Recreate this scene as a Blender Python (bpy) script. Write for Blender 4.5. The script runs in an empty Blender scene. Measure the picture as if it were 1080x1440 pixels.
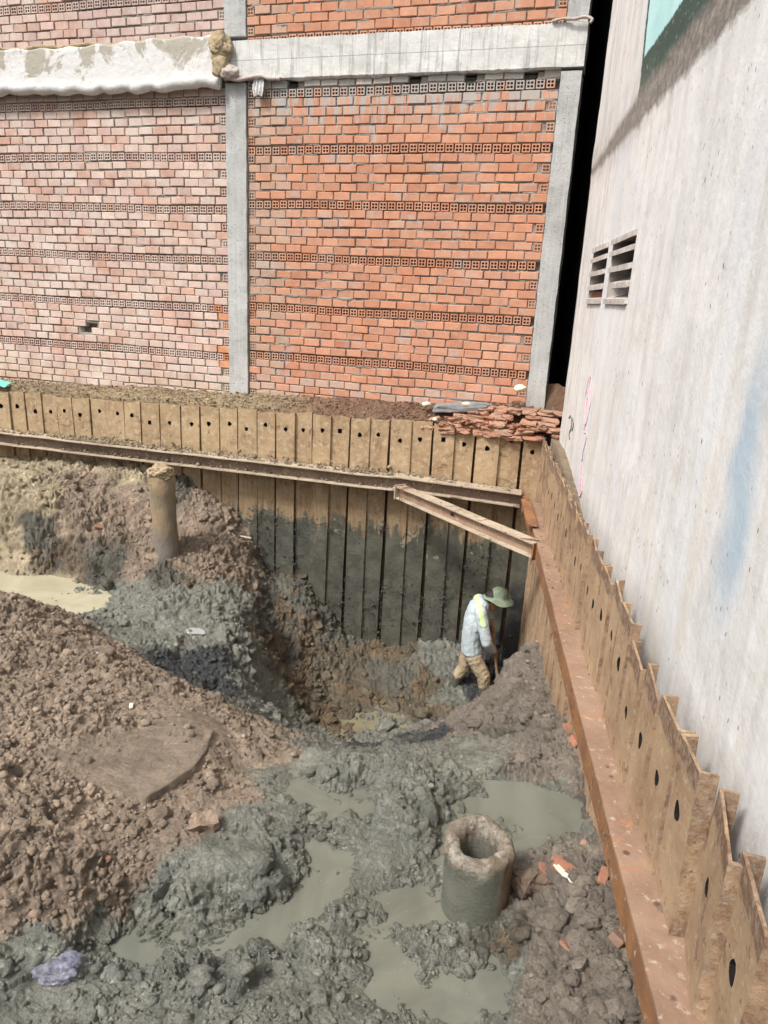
import bpy, bmesh, math, random
import numpy as np
from mathutils import Vector, Matrix, noise as mnoise
random.seed(7); RNG = np.random.default_rng(7)
S = bpy.context.scene
COL = S.collection
rad = math.radians

# ---------------------------------------------------------------- camera
CAM = np.array([0, 0, 1.35]); FPX = 998.0; PITCH = rad(16.9); ROLL = rad(-2.9)
_r = np.array([1, 0, 0.]); _u = np.array([0, math.sin(PITCH), math.cos(PITCH)]); FW = np.array([0, math.cos(PITCH), -math.sin(PITCH)])
RT = math.cos(ROLL) * _r - math.sin(ROLL) * _u
UP = math.sin(ROLL) * _r + math.cos(ROLL) * _u
cd = bpy.data.cameras.new("camera"); cam = bpy.data.objects.new("camera", cd); COL.objects.link(cam)
cd.sensor_fit = 'VERTICAL'; cd.sensor_height = 36.0; cd.lens = 36.0 * FPX / 1440.0
cd.clip_start = 0.05; cd.clip_end = 300
cam.matrix_world = Matrix(((RT[0], UP[0], -FW[0], CAM[0]), (RT[1], UP[1], -FW[1], CAM[1]), (RT[2], UP[2], -FW[2], CAM[2]), (0, 0, 0, 1)))
S.camera = cam
S.render.resolution_x = 768; S.render.resolution_y = 1024
def az(x, y, z):
    d = FW + RT * (x - 540) / FPX + UP * (720 - y) / FPX
    return CAM + d * ((z - CAM[2]) / d[2])

# ---------------------------------------------------------------- light
SUN_EL, SUN_ROT = rad(52), rad(230)          # high, from behind the camera and to its left
w = bpy.data.worlds.new("World"); S.world = w; w.use_nodes = True
nt = w.node_tree; nt.nodes.clear()
sky = nt.nodes.new('ShaderNodeTexSky'); sky.sky_type = 'NISHITA'; sky.sun_disc = False
sky.sun_elevation = SUN_EL; sky.sun_rotation = SUN_ROT; sky.air_density = 1.0; sky.dust_density = 6.0; sky.ozone_density = 1.0
hs = nt.nodes.new('ShaderNodeHueSaturation'); hs.inputs['Saturation'].default_value = 0.35
bg = nt.nodes.new('ShaderNodeBackground'); bg.inputs[1].default_value = 0.075
wo = nt.nodes.new('ShaderNodeOutputWorld')
nt.links.new(sky.outputs[0], hs.inputs['Color']); nt.links.new(hs.outputs[0], bg.inputs[0]); nt.links.new(bg.outputs[0], wo.inputs[0])
sl = bpy.data.lights.new("sun", 'SUN'); sl.energy = 1.5; sl.angle = rad(10); sl.color = (1, 0.96, 0.9)
so = bpy.data.objects.new("sun", sl); COL.objects.link(so)
sdir = Vector((math.sin(SUN_ROT) * math.cos(SUN_EL), math.cos(SUN_ROT) * math.cos(SUN_EL), math.sin(SUN_EL)))
so.rotation_euler = sdir.to_track_quat('Z', 'Y').to_euler()
S.view_settings.view_transform = 'Standard'; S.view_settings.look = 'None'; S.view_settings.gamma = 1
S.view_settings.exposure = 1.2

# ---------------------------------------------------------------- noise (numpy)
def _h(i, j, k, s):
    h = (i.astype(np.int64) * 374761393 + j.astype(np.int64) * 668265263 + k.astype(np.int64) * 2147483647 + s * 1274126177) & 0xFFFFFFFF
    h = ((h ^ (h >> 13)) * 1274126177) & 0xFFFFFFFF
    h = ((h ^ (h >> 16)) * 2246822519) & 0xFFFFFFFF
    return ((h ^ (h >> 15)) & 0xFFFFFF).astype(np.float32) / 16777216.0
def vnoise(P, f, s=0):                       # smooth value noise, -1..1
    Q = P * f; I = np.floor(Q).astype(np.int64); t = (Q - I).astype(np.float32); t = t * t * t * (t * (t * 6 - 15) + 10)
    r = 0
    for a in (0, 1):
        for b in (0, 1):
            for c in (0, 1):
                wgt = (t[:, 0] if a else 1 - t[:, 0]) * (t[:, 1] if b else 1 - t[:, 1]) * (t[:, 2] if c else 1 - t[:, 2])
                r = r + wgt * _h(I[:, 0] + a, I[:, 1] + b, I[:, 2] + c, s)
    return r * 2 - 1
def fbm(P, f, n=4, s=0, g=0.5):
    r = 0; a = 1; t = 0
    for o in range(n):
        r = r + a * vnoise(P, f * 2.03 ** o, s + o * 17); t += a; a *= g
    return r / t
def lump(P, f, s=0):                         # rounded clods with creases between them, 0..1
    Q = P * f - 0.5; I = np.floor(Q).astype(np.int64); best = np.full(len(P), 9.0, np.float32)
    for a in (0, 1):
        for b in (0, 1):
            for c in (0, 1):
                i, j, k = I[:, 0] + a, I[:, 1] + b, I[:, 2] + c
                d = (Q[:, 0] - i + (_h(i, j, k, s) - .5) * .8) ** 2 + (Q[:, 1] - j + (_h(i, j, k, s + 1) - .5) * .8) ** 2 + (Q[:, 2] - k + (_h(i, j, k, s + 2) - .5) * .8) ** 2
                best = np.minimum(best, d.astype(np.float32))
    return np.sqrt(np.clip(1 - best * 1.6, 0, 1))
def sstep(a, b, x):
    t = np.clip((x - a) / (b - a), 0, 1); return t * t * (3 - 2 * t)

# ---------------------------------------------------------------- object helpers
def mesh_np(name, V, F, mat=None, parent=None, cols=None, smooth=False, extra=None):
    me = bpy.data.meshes.new(name)
    V = np.asarray(V, np.float32)
    if isinstance(F, np.ndarray):
        n = len(F); me.vertices.add(len(V)); me.vertices.foreach_set('co', V.ravel())
        me.loops.add(F.size); me.loops.foreach_set('vertex_index', F.astype(np.int32).ravel())
        me.polygons.add(n); me.polygons.foreach_set('loop_start', np.arange(n, dtype=np.int32) * F.shape[1]); me.update(calc_edges=True)
    else:
        me.from_pydata([tuple(v) for v in V.tolist()], [], F); me.update()
    if cols is not None:
        a = me.color_attributes.new('Col', 'FLOAT_COLOR', 'POINT'); c = np.ones((len(V), 4), np.float32); c[:, :cols.shape[1]] = cols
        a.data.foreach_set('color', c.ravel())
    if smooth: me.polygons.foreach_set('use_smooth', np.ones(len(me.polygons), bool))
    o = bpy.data.objects.new(name, me); COL.objects.link(o)
    if mat: me.materials.append(mat)
    if parent: o.parent = parent
    return o
def empty(name, loc=(0, 0, 0), rz=0):
    o = bpy.data.objects.new(name, None); COL.objects.link(o); o.location = loc; o.rotation_euler = (0, 0, rz); o.empty_display_size = .1
    return o
def tag(o, label=None, cat=None, group=None, kind=None):
    if label: o['label'] = label
    if cat: o['category'] = cat
    if group: o['group'] = group
    if kind: o['kind'] = kind
    return o
class MB:
    def __init__(s): s.v = []; s.f = []; s.c = []
    def add(s, vs, fs, c=(1, 1, 1)):
        b = len(s.v); s.v += [tuple(v) for v in vs]; s.f += [tuple(i + b for i in f) for f in fs]; s.c += [c] * len(vs)
    def box(s, x0, x1, y0, y1, z0, z1, c=(1, 1, 1)):
        s.add([(x0, y0, z0), (x1, y0, z0), (x1, y1, z0), (x0, y1, z0), (x0, y0, z1), (x1, y0, z1), (x1, y1, z1), (x0, y1, z1)],
              [(0, 3, 2, 1), (4, 5, 6, 7), (0, 1, 5, 4), (1, 2, 6, 5), (2, 3, 7, 6), (3, 0, 4, 7)], c)
    def build(s, name, mat=None, parent=None, smooth=False, warp=0, wf=3.0):
        V = np.array(s.v, np.float32)
        if warp:
            k = RNG.integers(0, 999)
            V = V + warp * np.stack([vnoise(V, wf, k), vnoise(V, wf, k + 1), vnoise(V, wf, k + 2)], 1)
        return mesh_np(name, V, s.f, mat, parent, np.array(s.c, np.float32), smooth)

# ---------------------------------------------------------------- materials
class M:
    def __init__(s, name, rough=.8, spec=.3):
        s.m = bpy.data.materials.new(name); s.m.use_nodes = True; s.t = s.m.node_tree; s.b = s.t.nodes['Principled BSDF']
        s.b.inputs['Roughness'].default_value = rough; s.b.inputs['Specular IOR Level'].default_value = spec
        s.pos = s.t.nodes.new('ShaderNodeNewGeometry').outputs['Position']
    def n(s, t, **k):
        x = s.t.nodes.new(t)
        for a, b in k.items(): setattr(x, a, b)
        return x
    def put(s, sock, v):
        if isinstance(v, bpy.types.NodeSocket): s.t.links.new(v, sock)
        elif v is not None:
            sock.default_value = (tuple(v) + (1,) if isinstance(v, tuple) and len(v) == 3 and sock.type == 'RGBA' else v)
    def scaled(s, v, sc):
        x = s.n('ShaderNodeMapping'); s.put(x.inputs[0], v); x.inputs['Scale'].default_value = sc; return x.outputs[0]
    def noise(s, sc, det=4, ro=.55, vec=None, dist=0):
        x = s.n('ShaderNodeTexNoise'); s.put(x.inputs['Vector'], vec or s.pos); x.inputs['Scale'].default_value = sc
        x.inputs['Detail'].default_value = det; x.inputs['Roughness'].default_value = ro; x.inputs['Distortion'].default_value = dist
        return x.outputs['Fac']
    def vor(s, sc, vec=None, feat='F1'):
        x = s.n('ShaderNodeTexVoronoi', feature=feat); s.put(x.inputs['Vector'], vec or s.pos); x.inputs['Scale'].default_value = sc; return x.outputs['Distance']
    def ramp(s, f, stops):
        x = s.n('ShaderNodeValToRGB'); s.put(x.inputs[0], f); e = x.color_ramp.elements
        while len(e) < len(stops): e.new(.5)
        for q, (p, c) in zip(e, stops):
            q.position = p; q.color = (c, c, c, 1) if not isinstance(c, tuple) else c + (1,)
        return x.outputs[0]
    def mix(s, f, a, b, bt='MIX'):
        x = s.n('ShaderNodeMix', data_type='RGBA', blend_type=bt); s.put(x.inputs[0], f); s.put(x.inputs[6], a); s.put(x.inputs[7], b); return x.outputs[2]
    def math(s, op, a, b=0, cl=False):
        x = s.n('ShaderNodeMath', operation=op, use_clamp=cl); s.put(x.inputs[0], a); s.put(x.inputs[1], b); return x.outputs[0]
    def xyz(s, v=None):
        x = s.n('ShaderNodeSeparateXYZ'); s.put(x.inputs[0], v or s.pos); return x.outputs
    def rng(s, v, a, b, c=0., d=1.):
        x = s.n('ShaderNodeMapRange'); s.put(x.inputs[0], v)
        for i, q in enumerate((a, b, c, d)): x.inputs[i + 1].default_value = q
        return x.outputs[0]
    def attr(s): return s.n('ShaderNodeAttribute', attribute_name='Col')
    def obj(s): return s.n('ShaderNodeTexCoord').outputs['Object']
    def bump(s, h, st=.5, d=.01, chain=None):
        x = s.n('ShaderNodeBump'); s.put(x.inputs['Height'], h); x.inputs['Strength'].default_value = st; x.inputs['Distance'].default_value = d
        if chain: s.put(x.inputs['Normal'], chain)
        return x.outputs[0]
    def fin(s, col=None, rough=None, nor=None):
        if col is not None: s.put(s.b.inputs['Base Color'], col)
        if rough is not None: s.put(s.b.inputs['Roughness'], rough)
        if nor is not None: s.put(s.b.inputs['Normal'], nor)
        return s.m

def mat_brick(name, lime, drip):
    m = M(name, .9, .2); a = m.attr(); o = m.obj()
    c = m.mix(m.rng(m.noise(9, 5, .6), .35, .7), a.outputs[0], m.mix(1, a.outputs[0], (.80, .80, .81), 'MULTIPLY'))
    c = m.mix(m.math('MULTIPLY', m.rng(m.noise(2.2, 6, .7), .42, .72), lime), c, (.64, .56, .50))
    c = m.mix(m.math('MULTIPLY', m.rng(m.noise(40, 3, .6), .58, .72), .35), c, (.3, .26, .23))
    if drip:      # cement slurry that ran down from the beam
        st = m.noise(1, 5, .65, m.scaled(o, (14, 14, 1.6)))
        z = m.xyz(o)
        msk = m.math('MULTIPLY', m.rng(m.math('ADD', st, m.rng(z[2], 2.3, 3.4, -.34, .10)), .50, .56), .85)
        gate = m.rng(m.noise(1.3, 2, .5, m.scaled(o, (1, 1, .5))), .34, .44)
        msk = m.math('MULTIPLY', m.math('MULTIPLY', msk, gate), m.math('LESS_THAN', z[2], 3.6))
        low = m.math('MULTIPLY', m.rng(m.noise(3.5, 6, .75), .56, .64), .6)
        c = m.mix(m.math('MAXIMUM', msk, low), c, (.38, .37, .35))
    return m.fin(c, None, m.bump(m.noise(70, 6, .7), .5, .006))
BR_L = mat_brick('pale_brick', .85, False); BR_R = mat_brick('orange_brick', .16, True)
def mat_simple(name, c1, c2, sc=6, rough=.85, bump=.4, bsc=60, spec=.3, bd=.006):
    m = M(name, rough, spec)
    c = m.mix(m.rng(m.noise(sc, 6, .65), .35, .65), c1, c2)
    c = m.mix(m.math('MULTIPLY', m.rng(m.noise(sc * 9, 4, .6), .55, .75), .4), c, tuple(x * .55 for x in c1))
    return m.fin(c, None, m.bump(m.noise(bsc, 6, .7), bump, bd))
MORTAR = mat_simple('mortar', (.20, .175, .155), (.33, .295, .26), 5, .95, .9, 60, .1, .01)
HOLE = mat_simple('brick_inside', (.16, .06, .035), (.09, .035, .022), 20)
def mat_conc():
    m = M('concrete', .9, .2); o = m.obj()
    c = m.mix(m.rng(m.noise(3, 6, .65), .35, .65), (.50, .50, .49), (.36, .36, .35))
    st = m.noise(1, 5, .7, m.scaled(o, (30, 30, 1.2)))
    c = m.mix(m.math('MULTIPLY', m.rng(st, .5, .68), .55), c, (.56, .56, .55))
    c = m.mix(m.math('MULTIPLY', m.rng(st, .42, .3), .6), c, (.22, .21, .2))
    c = m.mix(m.rng(m.vor(26), .16, .09), c, (.13, .125, .12))
    return m.fin(c, None, m.bump(m.noise(45, 8, .75), .8, .012))
CONC = mat_conc()
def mat_beam():
    m = M('beam_concrete', .9, .2); o = m.obj()
    z = m.xyz(o)[2]
    c = m.mix(m.rng(m.noise(4, 6, .7), .35, .65), (.68, .67, .65), (.52, .51, .49))
    st = m.noise(1, 5, .7, m.scaled(o, (22, 22, 1.0)))
    c = m.mix(m.math('MULTIPLY', m.rng(st, .53, .62), .6), c, (.27, .265, .26))
    ln = m.math('LESS_THAN', m.math('ABSOLUTE', m.math('SUBTRACT', z, m.math('MULTIPLY_ADD', m.noise(2, 1), .015) if False else 3.665)), .0035)
    c = m.mix(m.math('MULTIPLY', ln, .6), c, (.16, .16, .155))
    return m.fin(c, None, m.bump(m.noise(35, 8, .75), .8, .01))
BEAM = mat_beam()
def mat_plaster():
    m = M('white_plaster', .9, .2)
    c = m.mix(m.rng(m.math('ADD', m.noise(2.6, 7, .72, None, .6), m.rng(m.xyz(m.obj())[2], 3.6, 3.85, -.08, .06)), .50, .55), (.66, .645, .63), (.40, .37, .31))
    c = m.mix(m.math('MULTIPLY', m.rng(m.noise(20, 4), .55, .8), .3), c, (.6, .55, .5))
    return m.fin(c, None, m.bump(m.noise(14, 7, .7), .7, .02))
PLASTER = mat_plaster()
CLOTH = mat_simple('dirty_sheet', (.52, .46, .42), (.36, .27, .24), 9, .85, .4, 40)
MUDCLUMP = mat_simple('tan_mortar', (.40, .32, .2), (.3, .23, .15), 9, .95, .9, 40)

def mat_pile():
    m = M('muddy_steel', .85, .25); z = m.xyz()
    c = m.mix(m.rng(m.noise(2.3, 6, .7, None, .3), .35, .66), (.46, .335, .205), (.31, .21, .125))
    c = m.mix(m.rng(m.noise(17, 5, .7), .5, .7), c, (.50, .41, .28))
    c = m.mix(m.math('MULTIPLY', m.rng(m.noise(7, 6, .7, None, 1.2), .58, .63), .7), c, (.16, .1, .06))
    st = m.noise(1, 5, .7, m.scaled(m.pos, (16, 16, 2)))
    c = m.mix(m.math('MULTIPLY', m.rng(st, .58, .68), .5), c, (.26, .15, .07))
    far = m.math('GREATER_THAN', z[1], 6.9)
    # old mud line on the back row: moist brown, then dark grey clay
    zz = m.math('ADD', m.math('ADD', z[2], m.math('MULTIPLY', m.math('SUBTRACT', m.noise(2.6, 6, .75), .5), .8)), m.math('MULTIPLY', m.math('SUBTRACT', m.noise(1, 5, .7, m.scaled(m.pos, (13, 13, 1.3))), .5), .9))
    c = m.mix(m.math('MULTIPLY', m.math('MULTIPLY', m.rng(st, .5, .62), m.rng(z[2], -.5, -.8)), m.math('MULTIPLY', far, .7)), c, (.25, .12, .045))
    br = m.math('MULTIPLY', m.rng(zz, -.72, -.95), .55)
    c = m.mix(br, c, (.17, .125, .075))
    gr = m.math('MULTIPLY', m.rng(zz, -1.20, -1.29), .95)
    gc = m.mix(m.rng(m.noise(5, 6, .7), .4, .62), (.055, .06, .052), (.105, .105, .085))
    gc = m.mix(m.rng(m.math('ADD', m.noise(3.1, 5, .7), m.rng(z[2], -1.3, -2.4, .03, -.2)), .6, .62), gc, (.26, .22, .16))
    blk = m.math('MULTIPLY', m.rng(m.math('ADD', m.noise(1.6, 4), m.rng(z[0], 1.2, 1.55, -.3, .12)), .5, .56), m.rng(z[2], -1.7, -1.95))
    gc = m.mix(blk, gc, (.022, .024, .032))
    c = m.mix(m.math('MULTIPLY', gr, far), c, gc)
    ro = m.rng(m.math('MULTIPLY', gr, far), 0, 1, .9, .5)
    a = m.xyz(m.attr().outputs[0]); c = m.mix(m.math('GREATER_THAN', m.math('SUBTRACT', a[2], a[0]), .5), c, (.012, .01, .009))  # blue-coded hole linings painted near-black to stand in for shade
    n1 = m.bump(m.noise(9, 7, .7), .8, .02)
    return m.fin(c, ro, m.bump(m.noise(55, 7, .75), .7, .008, n1))
PILE = mat_pile()
def mat_pile_near():
    m = M('rusted_steel', .85, .25); z = m.xyz(); a = m.attr()
    c = m.mix(m.rng(m.noise(3, 7, .72, None, .5), .36, .62), (.47, .335, .21), (.34, .225, .14))
    st = m.noise(1, 6, .7, m.scaled(m.pos, (9, 9, 6)), .8)
    c = m.mix(m.math('MULTIPLY', m.rng(st, .54, .64), .3), c, (.24, .16, .10))
    c = m.mix(m.math('MULTIPLY', m.rng(m.noise(6, 7, .8), .57, .6), .55), c, (.14, .085, .055))
    c = m.mix(m.math('MULTIPLY', m.rng(m.noise(22, 6, .75), .56, .66), .6), c, (.56, .49, .36))
    c = m.mix(m.math('MULTIPLY', m.rng(m.vor(16), .13, .05), .8), c, (.12, .07, .045))
    rust = m.mix(m.rng(m.noise(30, 5, .7), .45, .7), (.20, .12, .075), (.40, .33, .26))
    c = m.mix(m.rng(m.math('ADD', a.outputs['Fac'], m.math('MULTIPLY', m.math('SUBTRACT', m.noise(5, 6, .75), .5), 1.5)), .40, .66), rust, c)
    a = m.xyz(a.outputs[0]); c = m.mix(m.math('GREATER_THAN', m.math('SUBTRACT', a[2], a[0]), .5), c, (.012, .01, .009))  # hole linings, coded blue, get their shade as near-black colour
    n1 = m.bump(m.noise(8, 7, .7), .7, .02)
    return m.fin(c, None, m.bump(m.noise(50, 7, .8), .9, .009, n1))
PILE_N = mat_pile_near()
def mat_waler(name, a, b, d):
    m = M(name, .75, .35)
    c = m.mix(m.rng(m.noise(3.5, 7, .7, None, .5), .38, .62), a, b)
    c = m.mix(m.rng(m.noise(5, 6, .75, None, 1), .58, .63), c, d)
    c = m.mix(m.math('MULTIPLY', m.rng(m.noise(26, 5, .7), .58, .68), .7), c, (.50, .45, .38))
    c = m.mix(m.math('MULTIPLY', m.rng(m.vor(8), .14, .08), .8), c, (.07, .045, .035))
    n1 = m.bump(m.noise(12, 6, .7), .5, .01)
    return m.fin(c, None, m.bump(m.noise(90, 6, .8), .7, .005, n1))
WALER = mat_waler('rusty_beam', (.32, .215, .15), (.23, .145, .10), (.36, .19, .11))
WALER_S = mat_waler('rust_orange', (.30, .14, .055), (.19, .095, .05), (.11, .06, .04))
WALER_B = mat_waler('muddy_beam', (.48, .40, .30), (.34, .27, .20), (.16, .11, .08))
WEB = mat_waler('dark_web', (.23, .16, .115), (.15, .105, .08), (.32, .24, .17))

def mat_white():
    m = M('stained_white_wall', .8, .25); o = m.obj(); x = m.xyz(o)   # object x runs along the wall (0 at the corner, negative towards us)
    c = m.mix(m.rng(m.noise(1.3, 6, .65), .35, .65), (.73, .725, .715), (.63, .625, .615))
    st = m.noise(1, 7, .72, m.scaled(o, (6, 6, .5)), .4)
    c = m.mix(m.math('MULTIPLY', m.rng(st, .47, .62), .5), c, (.80, .80, .80))
    c = m.mix(m.math('MULTIPLY', m.rng(st, .47, .30), .5), c, (.42, .40, .375))
    c = m.mix(m.math('MULTIPLY', m.rng(m.noise(5, 7, .75), .52, .66), .4), c, (.44, .42, .40))
    c = m.mix(m.math('MULTIPLY', m.rng(m.noise(1.1, 6, .7, None, .8), .5, .62), .3), c, (.52, .52, .53))
    fine = m.noise(1, 6, .7, m.scaled(o, (30, 30, 1.0)), .3)
    cor = m.rng(x[0], -2.2, -.1, 0, 1)      # more grime toward the corner
    c = m.mix(m.math('MULTIPLY', m.rng(fine, .48, .64), m.math('MULTIPLY_ADD', cor, .55) if False else m.math('ADD', m.math('MULTIPLY', cor, .7), .07)), c, (.30, .27, .23))
    yel = m.math('MULTIPLY', m.rng(m.noise(2.4, 5, .7, m.scaled(o, (2, 2, .5))), .52, .68), m.rng(x[2], 1.0, .0, .1, .6))
    c = m.mix(yel, c, (.55, .49, .34))
    # faded blue paint runs
    bl = m.math('MULTIPLY', m.rng(m.math('ABSOLUTE', m.math('ADD', x[0], m.math('ADD', 5.05, m.math('MULTIPLY', m.math('SUBTRACT', m.noise(2, 4), .5), .35)))), .17, .04), m.rng(m.math('ABSOLUTE', m.math('SUBTRACT', x[2], .75)), .62, .25))
    c = m.mix(m.math('MULTIPLY', bl, .75), c, (.33, .45, .55))
    bl2 = m.math('MULTIPLY', m.rng(m.noise(.8, 4, .6, m.scaled(o, (2, 2, .4))), .52, .66), .35)
    c = m.mix(bl2, c, (.60, .66, .74))
    # chips and specks
    ch = m.math('MULTIPLY', m.rng(m.vor(11, m.scaled(o, (2.2, 2.2, 1))), .14, .09), m.rng(m.noise(2.1, 3), .46, .56))
    c = m.mix(ch, c, (.24, .20, .17))
    ch2 = m.math('MULTIPLY', m.rng(m.vor(3.1, m.scaled(o, (2, 2, 1))), .05, .03), 1)
    c = m.mix(ch2, c, (.14, .11, .1))
    # thin cracks
    # painted band: cement scar, dark green skirting, cyan above
    nz = m.math('MULTIPLY', m.math('SUBTRACT', m.noise(7, 6, .75), .5), .16)
    nz2 = m.math('MULTIPLY', m.math('SUBTRACT', m.noise(16, 4, .7), .5), .07)
    zz = m.math('ADD', x[2], nz2)
    edge = m.math('ADD', m.math('ADD', x[0], m.math('MULTIPLY', m.math('SUBTRACT', x[2], 2.79), -.25)), nz2)
    ins = m.rng(edge, -1.93, -1.96)
    green = m.math('MULTIPLY', m.rng(zz, 2.72, 2.75), ins)
    gcol = m.mix(m.rng(m.noise(26, 5, .7), .6, .66), (.05, .08, .066), (.3, .33, .3))
    c = m.mix(green, c, gcol)
    cyan = m.math('MULTIPLY', m.rng(zz, 2.985, 3.0), m.rng(edge, -2.0, -2.02))
    c = m.mix(cyan, c, m.mix(m.rng(m.noise(3, 5), .4, .65), (.48, .74, .74), (.40, .66, .67)))
    thick = m.rng(x[0], .2, -2.2, .03, .21)
    zb = m.math('ADD', x[2], nz)
    top = m.math('SUBTRACT', m.math('ADD', m.math('MULTIPLY', thick, 1.0), 2.56), zb)
    band = m.math('MULTIPLY', m.rng(zb, 2.53, 2.58), m.rng(top, -.05, .02))
    bc = m.mix(m.rng(m.noise(18, 6, .8), .42, .66), (.13, .112, .095), (.33, .30, .265))
    c = m.mix(m.math('MULTIPLY', band, .92), c, bc)
    smoke = m.math('MULTIPLY', m.rng(m.math('ABSOLUTE', m.math('SUBTRACT', x[2], 2.68)), .32, .05), m.math('MULTIPLY', m.rng(x[0], -2.6, -1.9, 0, 1), m.rng(m.noise(4, 5, .7, m.scaled(o, (1.5, 1.5, .6))), .35, .62)))
    c = m.mix(m.math('MULTIPLY', smoke, .5), c, (.27, .24, .21))
    h = m.math('ADD', m.math('MULTIPLY', m.noise(11, 7, .7), 1), m.math('MULTIPLY', band, m.noise(20, 6, .8)))
    return m.fin(c, None, m.bump(h, .55, .012))
WHITE = mat_white()
VENT = mat_simple('weathered_vent_concrete', (.58, .55, .52), (.36, .32, .29), 12, .9, .6, 50)
DARK = mat_simple('shade_black', (.03, .029, .027), (.05, .047, .043), 3, .95, .5, 30, .05)  # near-black base colour stands in for shade in the gap and recesses

def mat_soil():
    m = M('soil', .8, .55); a = m.attr()
    c = m.mix(m.rng(m.noise(11, 6, .7), .32, .68), m.mix(1, a.outputs[0], (.68, .68, .70), 'MULTIPLY'), m.mix(1, a.outputs[0], (1.28, 1.25, 1.2), 'MULTIPLY'))
    c = m.mix(m.math('MULTIPLY', m.rng(m.noise(70, 5, .7), .45, .75), .45), c, m.mix(1, a.outputs[0], (1.5, 1.45, 1.4), 'MULTIPLY'))
    wet = a.outputs['Alpha']
    m.put(m.b.inputs['Coat Weight'], m.math('MULTIPLY', m.rng(wet, .45, 1), m.rng(m.noise(9, 4), .42, .62, .02, .32))); m.b.inputs['Coat Roughness'].default_value = .28
    r = m.math('ADD', m.rng(wet, 0, 1, .93, .27), m.math('MULTIPLY', m.math('SUBTRACT', m.noise(14, 4), .5), .3))
    n1 = m.bump(m.noise(34, 7, .75, None, .4), 1, .036)
    cr1 = m.rng(m.math('ABSOLUTE', m.math('SUBTRACT', m.noise(17, 4, .6, None, 1.1), .5)), 0, .07)
    cr2 = m.rng(m.math('ABSOLUTE', m.math('SUBTRACT', m.noise(44, 3, .6, None, .9), .5)), 0, .08)
    n1 = m.bump(m.math('ADD', cr1, m.math('MULTIPLY', cr2, .45)), .75, .016, n1)
    n2 = m.bump(m.noise(130, 5, .75), .9, .012, n1)
    return m.fin(c, r, n2)
SOIL = mat_soil()
def mat_water(name, c1, c2):
    m = M(name, .1, .5)
    c = m.mix(m.rng(m.noise(1.6, 5, .6, None, 1.5), .4, .62), c1, c2)
    c = m.mix(m.math('MULTIPLY', m.rng(m.noise(80, 2, .5), .72, .76), .4), c, (.5, .5, .47))
    r = m.rng(m.noise(2.5, 4), .4, .65, .08, .26)
    return m.fin(c, r, m.bump(m.noise(6, 3), .12, .01))
WATER_G = mat_water('grey_slurry', (.165, .168, .135), (.12, .124, .102))
WATER_T = mat_water('milky_water', (.42, .39, .28), (.36, .33, .23))
WATER_P = mat_water('olive_water', (.22, .195, .125), (.18, .16, .1))

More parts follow.
